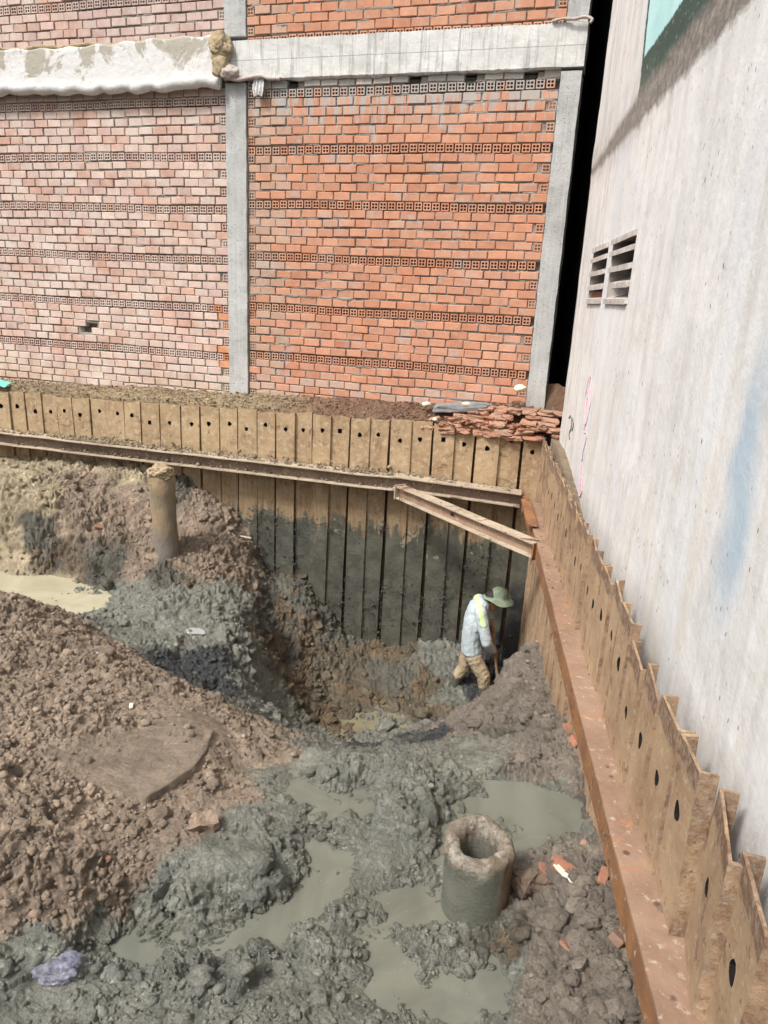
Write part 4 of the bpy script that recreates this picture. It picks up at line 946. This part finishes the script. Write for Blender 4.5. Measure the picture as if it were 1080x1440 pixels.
# ================================================================ LOOSE THINGS
BRK = mat_simple('broken_red_brick', (.38, .165, .105), (.22, .13, .09), 11, .9, .6, 50)
BRK_D = mat_simple('dirty_red_brick', (.40, .20, .13), (.33, .22, .155), 7, .9, .6, 50)
def chunk(name, loc, size, rot, mat, seed, parent=None, amp=.12):
    bm = bmesh.new(); bmesh.ops.create_cube(bm, size=1); bmesh.ops.subdivide_edges(bm, edges=bm.edges[:], cuts=5, use_grid_fill=True)
    V = np.array([v.co[:] for v in bm.verts]); F = [[v.index for v in f.verts] for f in bm.faces]; bm.free()
    V = V * (1 - .06 * (np.abs(V) > .49).sum(1, keepdims=True).clip(1, 3)) if True else V
    V = V + amp * np.stack([fbm(V + seed, 1.6, 3, seed), fbm(V + seed, 1.6, 3, seed + 1), fbm(V + seed, 1.6, 3, seed + 2)], 1)
    V = V * np.array(size); o = mesh_np(name, V, F, mat, parent); o.location = loc; o.rotation_euler = rot; return o
# stepped remains of an old footing under the right-hand column
ft = empty('broken_brick_footing', (1.0, 8.00, .0), BA); k = 0
tag(ft, 'stepped remains of a broken red brick footing below the right column', 'brickwork')
for lay in range(6):
    z = -.05 + lay * .052; x = -.62 + lay * .13 + random.uniform(-.05, .05)
    while x < .86:
        L = random.uniform(.10, .21)
        if random.random() > .14:
            chunk('brick', (x + L / 2, -.10 + lay * .018 + random.uniform(-.045, .03), z + random.uniform(-.012, .012)), (L * 1.12, .26, .066), (random.uniform(-.09, .09), random.uniform(-.07, .07), random.uniform(-.15, .15)), random.choice([BRK, BRK_D, BRK_D, BRK_D]), k, ft, .22)
        k += 1; x += L
for k in range(26):
    chunk('brick_shard', (-.5 + k * .05, -.2 + random.uniform(-.03, .05), .05 + random.uniform(-.03, .04)), (random.uniform(.05, .13), .05, .016), (random.uniform(-.6, .4), random.uniform(-.4, .4), random.uniform(-.9, .9)), random.choice([BRK, BRK_D]), 60 + k, ft, .25)
CEMG = mat_simple('grey_cement', (.24, .24, .245), (.17, .17, .17), 14, .9, .8, 50)
o = chunk('cement_lump', (.80, 7.98, .20), (.62, .12, .10), (.1, -.13, rad(-14)), CEMG, 5, None, .16); tag(o, 'long slanting heap of grey cement at the foot of the orange brick wall', 'cement lump')
WST = mat_simple('pale_stone', (.72, .68, .56), (.60, .56, .44), 9, .8, .3, 30)
def stone(loc, sz, seed, label, mat=WST, cat='stone', name='pale_stone'):
    o = blob(name, (0, 0, 0), sz, mat, None, seed, 3, .35, 1.2); o.location = loc; return tag(o, label, cat)
stone((1.40, 7.74, .47), (.065, .05, .045), 3, 'pale cream stone at the foot of the right concrete column')
stone((.42, 8.08, .20), (.05, .035, .03), 4, 'small white stone on the rubble ledge beside grey cement')
stone((.86, 7.93, .24), (.06, .035, .028), 6, 'chalky white lump on top of the slanting cement heap')
stone((.52, 7.90, .06), (.03, .02, .02), 8, 'tiny white pebble at the top edge of the back piles')
# green plastic scrap at the left edge of the ledge
TEAL = mat_simple('green_plastic', (.12, .45, .36), (.20, .55, .45), 20, .5, .3, 30)
n = 30; X, Y = np.meshgrid(np.linspace(-.18, .16, n), np.linspace(-.07, .07, n)); P = np.stack([X.ravel(), Y.ravel(), 0 * X.ravel()], 1); P[:, 2] = .03 * fbm(P, 9, 4, 3) + .015; i = np.arange(n * n).reshape(n, n)
o = mesh_np('plastic_scrap', P, np.stack([i[:-1, :-1].ravel(), i[:-1, 1:].ravel(), i[1:, 1:].ravel(), i[1:, :-1].ravel()], 1), TEAL, None, None, True)
o.location = (-5.02, 9.12, ledge_z(-5.02, 9.12) + .04); o.rotation_euler = (.3, .1, -.25); o.modifiers.new('t', 'SOLIDIFY').thickness = .004
tag(o, 'crumpled teal plastic scrap on the ledge at the left edge', 'plastic scrap')

# concrete pipe pile in the foreground
def mat_pipe():
    m = M('muddy_concrete_pile', .8, .3); z = m.xyz()
    dry = m.mix(m.rng(m.noise(14, 6, .7), .42, .6), (.24, .19, .14), (.44, .41, .35)); dry = m.mix(m.rng(m.noise(24, 6, .85), .53, .6), dry, (.13, .10, .075))
    wetc = m.mix(m.rng(m.noise(6, 5), .4, .65), (.14, .148, .118), (.19, .19, .155))
    side = m.math('MULTIPLY', m.rng(m.math('ADD', z[0], m.math('MULTIPLY', m.math('SUBTRACT', m.noise(8, 4), .5), .06)), .565, .60), .9)
    brn = m.mix(m.rng(m.noise(10, 5), .4, .62), (.22, .14, .09), (.30, .22, .16))
    wetc = m.mix(side, wetc, brn)
    red = m.math('MULTIPLY', m.rng(z[2], -1.19, -1.24), m.rng(z[0], .60, .63)); wetc = m.mix(red, wetc, (.2, .05, .04))
    c = m.mix(m.rng(m.math('ADD', z[2], m.math('MULTIPLY', m.math('SUBTRACT', m.noise(9, 5, .7), .5), .22)), -.995, -1.035), dry, wetc)
    c = m.mix(m.math('MULTIPLY', m.rng(m.noise(16, 6, .75, m.scaled(m.pos, (1, 1, .5))), .56, .64), .7), c, (.20, .195, .16))
    return m.fin(c, .55, m.bump(m.noise(50, 7, .8), 1, .016, m.bump(m.noise(13, 6, .7), .8, .03)))
PIPE = mat_pipe()
def pipe(loc, ro, ri, h):
    na, V = 64, []; prof = [(ro, -h), (ro, -h * .7), (ro, -h * .45), (ro, -.25), (ro * 1.0, -.14), (ro * 1.01, -.08), (ro * 1.01, -.035), (ro * .985, -.012), (ro * .93, -.002), (ro * .82, .002), (ro * .68, -.004), (ri * 1.06, -.02), (ri, -.05), (ri * .97, -.12), (ri * .95, -.2), (ri * .9, -.32), (0.001, -.34)]
    for r, z in prof:
        for a in range(na):
            t = 2 * math.pi * a / na; V.append((r * math.cos(t), r * math.sin(t), z))
    V = np.array(V, float); F = [(k * na + a, k * na + (a + 1) % na, (k + 1) * na + (a + 1) % na, (k + 1) * na + a) for k in range(len(prof) - 1) for a in range(na)]
    top = sstep(-.2, -.02, V[:, 2])[:, None]; d = np.stack([fbm(V, 9, 4, 1), fbm(V, 9, 4, 2), fbm(V, 9, 4, 3)], 1)
    V = V + d * (.006 + .011 * top) + .016 * top * np.stack([fbm(V, 28, 3, 1), fbm(V, 28, 3, 2), fbm(V, 28, 3, 3)], 1); V[:, 2] += (top[:, 0] * .03) * (V[:, 1] * 4 + .3 * fbm(V, 5, 2, 7))
    o = mesh_np('concrete_pile', V, F, PIPE, None, None, True); o.location = loc; return o
o = pipe((.508, 2.62, -.955), .153, .084, .75); tag(o, 'short hollow concrete pile standing out of the grey slurry in the foreground', 'concrete pile')
# muddy post at the back left
def mat_post():
    m = M('mud_covered_post', .85, .25); z = m.xyz()
    c = m.mix(m.rng(m.noise(4, 6, .7, m.scaled(m.pos, (2, 2, .7))), .42, .58), (.30, .215, .125), (.215, .185, .14))
    c = m.mix(m.rng(m.noise(7, 5, .7, m.scaled(m.pos, (2, 2, .6))), .6, .66), c, (.13, .09, .06))
    c = m.mix(m.rng(z[2], -1.15, -1.3), c, (.19, .165, .14))
    return m.fin(c, None, m.bump(m.noise(16, 6, .7), .8, .02))
po = empty('concrete_pile', (-2.36, 7.36, -1.95)); tag(po, 'tall mud-caked round concrete pile at the back left, capped with soil', 'concrete pile')
na = 48; V = []; hs_ = np.linspace(0, 1.42, 50)
for h in hs_:
    r = .13 if h < 1.3 else .13 * math.sqrt(max(.05, 1 - ((h - 1.3) / .14) ** 2))
    for a in range(na): V.append((r * math.cos(2 * math.pi * a / na), r * math.sin(2 * math.pi * a / na), h))
V = np.array(V); d = .012 * fbm(V, 5, 4, 1) + .02 * sstep(.95, 1.35, V[:, 2]) * (fbm(V, 9, 4, 2) + .5); V[:, :2] *= (1 + d / .13)[:, None]; V[:, 0] += -.05 * (V[:, 2] / 1.4)
F = [(k * na + a, k * na + (a + 1) % na, (k + 1) * na + (a + 1) % na, (k + 1) * na + a) for k in range(len(hs_) - 1) for a in range(na)] + [tuple((len(hs_) - 1) * na + a for a in range(na))]
mesh_np('shaft', V, F, mat_post(), po, None, True)
blob('mud_cap', (-.05, 0, 1.38), (.14, .14, .09), MUDCLUMP, po, 21, 5, .45, 2.4)

# brick pieces
BRK_M = mat_simple('muddy_brick', (.26, .135, .095), (.17, .13, .10), 9, .8, .7, 40)
def piece(px, py, z, size, rot, label, mat=BRK, seed=1, name='brick_fragment', cat='brick piece', amp=.085, group=None):
    p = az(px, py, z); gz, _ = ground_at(p[0], p[1]); o = chunk(name, (p[0], p[1], max(gz, z - .12) + size[2] * .25), size, rot, mat, seed, None, amp); return tag(o, label, cat, group)
piece(768, 1224, -1.15, (.05, .17, .025), (.3, .3, .15), 'upright narrow tile shard left in the foreground red brick pile', BRK, 1)
piece(806, 1226, -1.12, (.2, .07, .03), (.1, .25, -.45), 'broad orange tile shard on the foreground red brick pile', BRK, 2)
piece(800, 1232, -1.1, (.03, .17, .016), (.1, .1, .62), 'cream strip lying across the foreground tile shards', WST, 3, 'pale_strip', 'strip')
piece(793, 1203, -1.13, (.11, .05, .03), (.3, .2, .3), 'small red shard behind the broad tile shard', BRK, 4)
piece(815, 1192, -1.12, (.035, .18, .035), (.3, .3, -.5), 'brown stick-like brick sliver behind the foreground tile pile', BRK_D, 5)
piece(847, 1238, -1.08, (.04, .09, .035), (.3, .3, -.4), 'small red fragment beside the right steel channel', BRK, 6)
piece(808, 1060, -1.28, (.085, .08, .055), (.3, .4, .5), 'red brick half lying on the brown heap right of the pit', BRK, 7)
piece(795, 1042, -1.32, (.06, .08, .05), (.5, .1, .2), 'red brick lump behind the brick half on the heap', BRK, 8)
piece(758, 913, -1.66, (.10, .06, .06), (.2, .2, .2), 'pinkish brick piece on the crest of the right heap', BRK_D, 9)
piece(790, 925, -1.6, (.10, .07, .05), (.2, .4, .7), 'reddish brick end at the far right of the heap crest', BRK_D, 10)
piece(870, 1314, -1.05, (.05, .06, .04), (.2, .4, .7), 'dark red brick bit against the right channel in the foreground', BRK_M, 11)
piece(798, 1328, -1.13, (.05, .06, .02), (.2, .4, .7), 'muddy red brick lump half sunk in the foreground mud', BRK_M, 12)
piece(349, 1400, -1.16, (.04, .03, .02), (.2, .4, .7), 'little rust-coloured chip in the bottom grey mud', BRK, 13)
piece(140, 728, -1.2, (.12, .05, .03), (.5, .3, .4), 'red brick sliver on the tan slope at the back left', BRK, 14)
GREY = mat_simple('grey_shard', (.42, .44, .43), (.32, .34, .33), 12, .7, .3, 30)
piece(345, 743, -1.42, (.16, .03, .02), (.4, .3, .5), 'pale concrete splinter on the slope beside the back piles', WST, 15, 'concrete_splinter', 'splinter')
piece(132, 921, -1.22, (.07, .05, .02), (.2, .2, .5), 'flat blue-grey tile bit on the brown mound', GREY, 16, 'tile_fragment', 'tile piece')
piece(184, 988, -1.12, (.025, .045, .02), (.2, .2, .3), 'small white chip on the brown mound above the smooth slab', WST, 17, 'white_chip', 'chip')
piece(68, 888, -1.1, (.05, .02, .02), (.2, .2, -.5), 'white sliver at the crest of the brown mound', WST, 18, 'white_chip', 'chip')
piece(151, 1201, -1.1, (.025, .02, .02), (.2, .2, .3), 'tiny orange brick crumb on the brown mound', BRK, 19)
piece(285, 1155, -1.16, (.13, .10, .09), (.3, .2, .4), 'smooth brown clay lump on the lower right of the mound', mat_simple('clay', (.27, .2, .15), (.22, .165, .12), 9), 20, 'clay_lump', 'clay lump', .3)
piece(275, 885, -1.72, (.18, .12, .02), (.1, .25, .5), 'flat grey clay flake on the bank behind the pit', GREY, 21, 'clay_flake', 'clay flake')
piece(745, 1232, -1.16, (.16, .12, .11), (.3, .2, .4), 'brown mud lump right beside the hollow concrete pile', mat_simple('wet_clay', (.17, .12, .085), (.13, .1, .075), 9), 22, 'clay_lump', 'clay lump', .35)

# excavator-smoothed plate of soil with a lifted edge on the mound
def slab():
    pts2 = [az(*p) for p in [(78, 1068, -1.055), (90, 1040, -1.07), (110, 1008, -1.10), (180, 992, -1.15), (255, 1000, -1.19), (300, 1022, -1.19), (290, 1050, -1.15), (274, 1072, -1.125), (240, 1094, -1.105), (204, 1116, -1.085), (165, 1101, -1.075), (120, 1084, -1.065)]]
    c = np.mean(pts2, 0); V = []; F = []; rings = 16; m_ = 96
    ang_pts = []
    for a in range(m_):
        t = a / m_ * len(pts2); i0 = int(t); f = t - i0; ang_pts.append(np.array(pts2[i0 % len(pts2)]) * (1 - f) + np.array(pts2[(i0 + 1) % len(pts2)]) * f)
    for r in range(rings + 1):
        for a in range(m_): V.append(c + (ang_pts[a] - c) * max(r / rings, .001) + np.array([0, 0, -.022]))
    for a in range(m_): V.append(ang_pts[a] + (ang_pts[a] - c) * .02 + np.array([0, 0, -.09]))
    for r in range(rings + 1):
        for a in range(m_): F.append((r * m_ + a, r * m_ + (a + 1) % m_, (r + 1) * m_ + (a + 1) % m_, (r + 1) * m_ + a)[::-1])
    V = np.array(V); V[:, 2] += .016 * fbm(V, 5, 4, 5) + .010 * fbm(V, 19, 4, 6); V[:, :2] += (.010 * np.stack([fbm(V, 14, 3, 8), fbm(V, 14, 3, 9)], 1))
    k = sstep(-.3, .3, fbm(V, 3.2, 4, 33))[:, None]
    o = mesh_np('clay_slab', V, F, SOIL, None, np.c_[np.array([.38, .305, .235]) * k + np.array([.30, .24, .185]) * (1 - k), np.full(len(V), .25)], True)
    tag(o, 'smooth flat slab of brown clay pressed onto the mound at the left', 'clay slab')
slab()

# plastic bag
def bag():
    p = az(74, 1353, -1.17); gz, _ = ground_at(p[0], p[1])
    m = M('thin_lilac_plastic', .2, .6); m.b.inputs['Transmission Weight'].default_value = .6; m.b.inputs['IOR'].default_value = 1.2; m.b.inputs['Alpha'].default_value = .62
    c = m.mix(m.rng(m.noise(18, 6, .8), .42, .6), (.78, .78, .90), (.42, .43, .60)); m.fin(c, None, m.bump(m.noise(22, 5, .7, None, 1.5), 1, .02))
    e = empty('plastic_bag', (p[0], p[1], gz + .015)); tag(e, 'crumpled clear lilac plastic bag on the grey mud at the lower left', 'plastic bag')
    for nm, loc, sc, sd in (('bag_body', (0, 0, 0), (.085, .045, .03), 2), ('bag_neck', (.035, .04, .01), (.05, .045, .03), 5)):
        n = 60; t = np.linspace(0, math.pi, n); u = np.linspace(0, 2 * math.pi, n, endpoint=False); T, U = np.meshgrid(t, u); V = np.stack([np.sin(T) * np.cos(U), np.sin(T) * np.sin(U), np.cos(T)], -1).reshape(-1, 3)
        cr = 1 - np.abs(fbm(V, 1.5, 2, sd, .6)) * 2.2; V = V * (.7 + .45 * cr - .25 * np.abs(fbm(V, 4, 3, sd + 9, .6)))[:, None] * np.array(sc) + np.array(loc)
        F = [(a * n + b, a * n + b + 1, ((a + 1) % n) * n + b + 1, ((a + 1) % n) * n + b) for a in range(n) for b in range(n - 1)]
        mesh_np(nm, V, F, m.m, e, None, True)
bag()

# ================================================================ WORKER
PX, PY, PZ = 1.10, 7.2, -3.0
worker = empty('person', (PX, PY, PZ)); tag(worker, 'worker in white jacket, khaki trousers and green hat digging in the pit', 'person')
L_ = lambda x, y, z: Vector((x - PX, y - PY, z - PZ))
SKIN = mat_simple('skin', (.26, .13, .085), (.21, .10, .065), 20, .6, .15, 40, .4)
def blobs(name, parts, mat, parent, vox, smooth=3, disp=0, dscale=.08):
    # parts: chains of (point, radius[, flatten]) grown as tapered tubes, fused into one skin by a voxel remesh
    bm = bmesh.new(); bmesh.ops.create_uvsphere(bm, u_segments=14, v_segments=9, radius=1); bm.verts.index_update()
    SV = np.array([v.co[:] for v in bm.verts]); SF = [[v.index for v in f.verts] for f in bm.faces]; bm.free()
    vs, fs, nb = [], [], 0
    def ball(p, r, sc):
        nonlocal nb
        vs.append(SV * (np.array(sc) * r) + np.array(p)); fs.extend([[i + nb for i in f] for f in SF]); nb += len(SV)
    for ch in parts:
        for a in range(len(ch)):
            p, r = Vector(ch[a][0]), ch[a][1]; sc = ch[a][2] if len(ch[a]) > 2 else (1, 1, 1)
            ball(p, r, sc)
            if a + 1 < len(ch):
                q, r2 = Vector(ch[a + 1][0]), ch[a + 1][1]; s2 = ch[a + 1][2] if len(ch[a + 1]) > 2 else (1, 1, 1); d = q - p
                if d.length < 1e-4: continue
                st = max(2, int(d.length / (min(r, r2) * .16)))
                for k in range(1, st):
                    t = k / st; ball(p + d * t, r + (r2 - r) * t, [sc[i] + (s2[i] - sc[i]) * t for i in range(3)])
    me = bpy.data.meshes.new(name); me.from_pydata(np.concatenate(vs).tolist(), [], fs); me.update(); me.materials.append(mat)
    o = bpy.data.objects.new(name, me); COL.objects.link(o); o.parent = parent
    rm = o.modifiers.new('remesh', 'REMESH'); rm.mode = 'VOXEL'; rm.voxel_size = vox; rm.use_smooth_shade = True
    sm_ = o.modifiers.new('smooth', 'SMOOTH'); sm_.iterations = smooth; sm_.factor = .5
    if disp:
        tx = bpy.data.textures.new(name, 'CLOUDS'); tx.noise_scale = dscale; tx.noise_depth = 3
        dm = o.modifiers.new('folds', 'DISPLACE'); dm.texture = tx; dm.strength = disp; dm.mid_level = .5; dm.texture_coords = 'LOCAL'
    return o
# shovel line
SH0 = Vector((1.255, 7.20, -2.02)); SH1 = Vector((1.425, 7.14, -3.0))
sh = lambda t: SH0.lerp(SH1, t)
hU, hL = sh(.12), sh(.40)
nS, nN = Vector((1.10, 7.03, -1.87)), Vector((1.12, 7.37, -1.87))
def hand(c, side):      # five fingers closing round the shaft; palm on the body side
    ax = (SH1 - SH0).normalized(); out = Vector((-.6, side, 0)); out = (out - ax * out.dot(ax)).normalized(); tn = ax.cross(out).normalized()
    ch = []; W_ = lambda v: v - Vector((PX, PY, PZ))
    palm = [ (W_(c + out * .030 - ax * .028), .019), (W_(c + out * .032 + ax * .028), .019)]
    ch.append(palm)
    for k, (o_, ln) in enumerate(((-.033, 1), (-.011, 1.08), (.011, 1.02), (.032, .86))):
        b = c + ax * o_; r = .0095 - .0006 * k; pts = []
        for a in (20, 75, 130, 185 * ln):
            a = rad(a); pts.append((W_(b + (out * math.cos(a) - tn * math.sin(a)) * .027), r)); r *= .95
        ch.append(pts)
    pts = []
    for a, o_ in ((10, -.025), (-50, -.042), (-100, -.045)):
        a = rad(a); pts.append((W_(c + ax * o_ + (out * math.cos(a) - tn * math.sin(a)) * .028), .0105))
    ch.append(pts)
    return ch, W_(c + out * .032)
h1, w1 = hand(hL, -.8); h2, w2 = hand(hU, .8)
elN, elF = Vector((1.185, 6.97, -2.19)), Vector((1.20, 7.42, -2.13))
W_ = lambda v: v - Vector((PX, PY, PZ))
HC = Vector((1.262, 7.2, -1.775)); fwd = Vector((.82, -.12, -.56)).normalized(); upv = Vector((.56, 0, .82)).normalized(); sd_ = fwd.cross(upv).normalized()
hp = lambda f, u, s_=0: W_(HC + fwd * f + upv * u + sd_ * s_)
body = [
    [(W_(Vector((1.06, 7.2, -2.42))), .11, (.9, 1.3, 1)), (W_(Vector((1.05, 7.2, -2.2))), .10, (.9, 1.25, 1)), (W_(Vector((1.09, 7.2, -1.95))), .115, (.85, 1.35, 1)), (W_(Vector((1.13, 7.2, -1.87))), .08), (W_(Vector((1.185, 7.2, -1.83))), .052), (W_(Vector((1.225, 7.2, -1.80))), .05)],
    [(hp(-.02, .02), .088, (1, .86, 1)), (hp(.0, .0), .09, (1, .84, 1)), (hp(.035, -.045), .062, (1, .9, 1)), (hp(.055, -.085), .036)],
    [(hp(.09, .0), .012), (hp(.105, -.022), .014), (hp(.098, -.03, .008), .009)], [(hp(.098, -.03, -.008), .009)],
    [(hp(.083, .022, .03), .012), (hp(.086, .024, -.03), .012)], [(hp(.085, -.055, .016), .0075), (hp(.09, -.053), .0085), (hp(.085, -.055, -.016), .0075)],
    [(hp(-.005, -.01, .078), .014, (1, .6, 1.5)), (hp(-.004, -.022, .078), .012, (1, .6, 1))], [(hp(-.005, -.01, -.078), .014, (1, .6, 1.5)), (hp(-.004, -.022, -.078), .012, (1, .6, 1))],
    [(W_(Vector((1.12, 7.2, -1.88))), .05), (W_(nS), .048), (W_(elN), .038), (w1, .024)],
    [(W_(Vector((1.12, 7.2, -1.88))), .05), (W_(nN), .048), (W_(elF), .038), (w2, .024)],
    [(W_(Vector((1.08, 7.12, -2.43))), .08), (W_(Vector((1.205, 7.08, -2.68))), .052), (W_(Vector((1.24, 7.08, -3.07))), .036), (W_(Vector((1.36, 7.05, -3.12))), .03)],
    [(W_(Vector((1.05, 7.28, -2.43))), .08), (W_(Vector((1.01, 7.31, -2.70))), .052), (W_(Vector((.90, 7.32, -3.0))), .034), (W_(Vector((.96, 7.315, -3.07))), .026)],
] + h1 + h2
blobs('body', body, SKIN, worker, .0065, 2)
EYE = mat_simple('eye', (.05, .04, .04), (.03, .03, .03), 20, .3, 0)
for q in (.03, -.03):
    blob('eye', hp(.083, .004, q), (.009, .009, .007), EYE, worker, 1, 2, 0)
blob('hair', hp(-.03, .012), (.095, .082, .088), mat_simple('black_hair', (.02, .017, .015), (.03, .026, .022), 20, .6, .5, 80), worker, 3, 4, .05, 3)
def mat_jacket():
    m = M('white_work_jacket', .8, .2); o = m.obj(); x = m.xyz(o)
    c = m.mix(m.rng(m.noise(7, 5, .65), .35, .65), (.50, .56, .58), (.37, .43, .46))
    c = m.mix(m.math('MULTIPLY', m.rng(m.noise(14, 5), .56, .7), m.rng(x[2], .85, .6, .1, .6)), c, (.38, .36, .31))
    # hi-vis strip from the nape over the shoulder and down the upper back
    ln = m.math('ADD', m.math('SUBTRACT', x[0], -.022), m.math('MULTIPLY', m.math('SUBTRACT', x[2], 1.20), .28))
    st = m.math('MULTIPLY', m.math('LESS_THAN', m.math('ABSOLUTE', ln), .026), m.math('GREATER_THAN', x[2], 1.015))
    c = m.mix(st, c, (.60, .85, .36))
    return m.fin(c, None, m.bump(m.noise(24, 5, .6, None, .8), .6, .012))
JK = mat_jacket()
blobs('jacket', [
    [(W_(Vector((1.065, 7.2, -2.39))), .128, (.98, 1.3, .7)), (W_(Vector((1.05, 7.2, -2.22))), .125, (.9, 1.3, 1)), (W_(Vector((1.065, 7.2, -2.05))), .135, (.9, 1.35, 1)), (W_(Vector((1.09, 7.2, -1.92))), .13, (.9, 1.4, 1)), (W_(Vector((1.13, 7.2, -1.85))), .085, (1, 1.2, 1)), (W_(Vector((1.16, 7.2, -1.825))), .062)],
    [(W_(Vector((1.10, 7.12, -1.88))), .075), (W_(nS), .072), (W_(elN), .060), (W_(elN.lerp(hL, .68) + Vector((0, -.01, 0))), .044)],
    [(W_(Vector((1.10, 7.28, -1.88))), .075), (W_(nN), .072), (W_(elF), .060), (W_(elF.lerp(hU, .6)), .042)]], JK, worker, .008, 3, .013, .05)
KH = M('khaki_trousers', .85, .2); KH.fin(KH.mix(KH.rng(KH.noise(8, 6, .7), .38, .62), (.42, .335, .225), (.30, .235, .155)), None, KH.bump(KH.noise(28, 5, .6, None, .8), .7, .012)); KH = KH.m
blobs('trousers', [
    [(W_(Vector((1.065, 7.2, -2.37))), .107, (.92, 1.25, .7)), (W_(Vector((1.065, 7.2, -2.46))), .11, (.9, 1.25, .9))],
    [(W_(Vector((1.085, 7.12, -2.45))), .092), (W_(Vector((1.205, 7.08, -2.66))), .076), (W_(Vector((1.222, 7.08, -2.77))), .068)],
    [(W_(Vector((1.05, 7.28, -2.45))), .092), (W_(Vector((1.01, 7.31, -2.68))), .072), (W_(Vector((.955, 7.32, -2.80))), .063)]], KH, worker, .008, 3, .024, .04)
BT = mat_simple('muddy_rubber_boot', (.06, .06, .05), (.10, .10, .085), 9, .5, .3, 40)
blobs('boot', [[(W_(Vector((1.224, 7.08, -2.80))), .060), (W_(Vector((1.24, 7.08, -3.06))), .05), (W_(Vector((1.3, 7.07, -3.1))), .045), (W_(Vector((1.39, 7.05, -3.11))), .04)]], BT, worker, .008, 3)
blobs('boot', [[(W_(Vector((.955, 7.32, -2.80))), .060), (W_(Vector((.90, 7.32, -3.0))), .048), (W_(Vector((1.0, 7.31, -3.08))), .043), (W_(Vector((1.07, 7.30, -3.1))), .038)]], BT, worker, .008, 3)
# bucket hat: crown and drooping brim
def hat():
    na = 72; prof = [(.002, .112), (.035, .110), (.062, .098), (.080, .075), (.090, .045), (.096, .018), (.100, .004), (.104, -.002), (.125, -.010), (.150, -.022), (.172, -.037), (.174, -.042), (.150, -.028), (.125, -.016), (.100, -.006), (.09, -.004)]
    V = []
    for r, z in prof:
        for a in range(na):
            t = 2 * math.pi * a / na; dr = (.012 * math.sin(2 * t + .6) + .006 * math.sin(5 * t)) * max(0, (r - .1)) / .07
            V.append((r * 1.03 * math.cos(t), r * .95 * math.sin(t), z + dr))
    V = np.array(V, float); V += .004 * np.stack([fbm(V, 16, 2, 1), fbm(V, 16, 2, 2), fbm(V, 16, 2, 3)], 1)
    F = [(k * na + a, (k + 1) * na + a, (k + 1) * na + (a + 1) % na, k * na + (a + 1) % na) for k in range(len(prof) - 1) for a in range(na)] + [tuple(range(na))[::-1]]
    GH = M('green_cotton', .85, .2); c = GH.mix(GH.rng(GH.noise(18, 4), .4, .6), (.235, .29, .205), (.17, .215, .155)); GH.fin(c, None, GH.bump(GH.noise(60, 4), .4, .004))
    o = mesh_np('hat', V, F, GH.m, worker, None, True); o.location = W_(HC + upv * .05 + fwd * .015); o.rotation_euler = (rad(-4), rad(9), 0)
hat()
# shovel
shv = empty('shovel', SH0); tag(shv, 'wooden-handled shovel held upright by the worker in the pit', 'shovel')
WOOD = mat_simple('worn_wood', (.34, .22, .13), (.26, .16, .09), 8, .7, .3, 50)
cord('handle', [Vector((0, 0, 0)), (SH1 - SH0) * .35, (SH1 - SH0) * .7, (SH1 - SH0) * .97], .0165, WOOD, shv, .1)
d_ = (SH1 - SH0); n = 10; V = []; F = []
axd = d_.normalized(); sx = Vector((0, 1, 0)).cross(axd).normalized(); sy = axd.cross(sx)
for b in range(n + 1):
    for a in range(n + 1):
        u_ = a / n - .5; v_ = b / n; wdt = .12 * (1 - .55 * max(0, v_ - .6) ** 1.5 / .25); V.append(tuple(d_ * .97 + axd * v_ * .26 + sy * u_ * 2 * wdt + sx * (.03 * (4 * u_ * u_) + .01)))
F = [(b * (n + 1) + a, b * (n + 1) + a + 1, (b + 1) * (n + 1) + a + 1, (b + 1) * (n + 1) + a) for b in range(n) for a in range(n)]
o = mesh_np('blade', V, F, WEB, shv, None, True); o.modifiers.new('t', 'SOLIDIFY').thickness = .003

S.render.engine = 'CYCLES'
S.cycles.max_bounces = 6
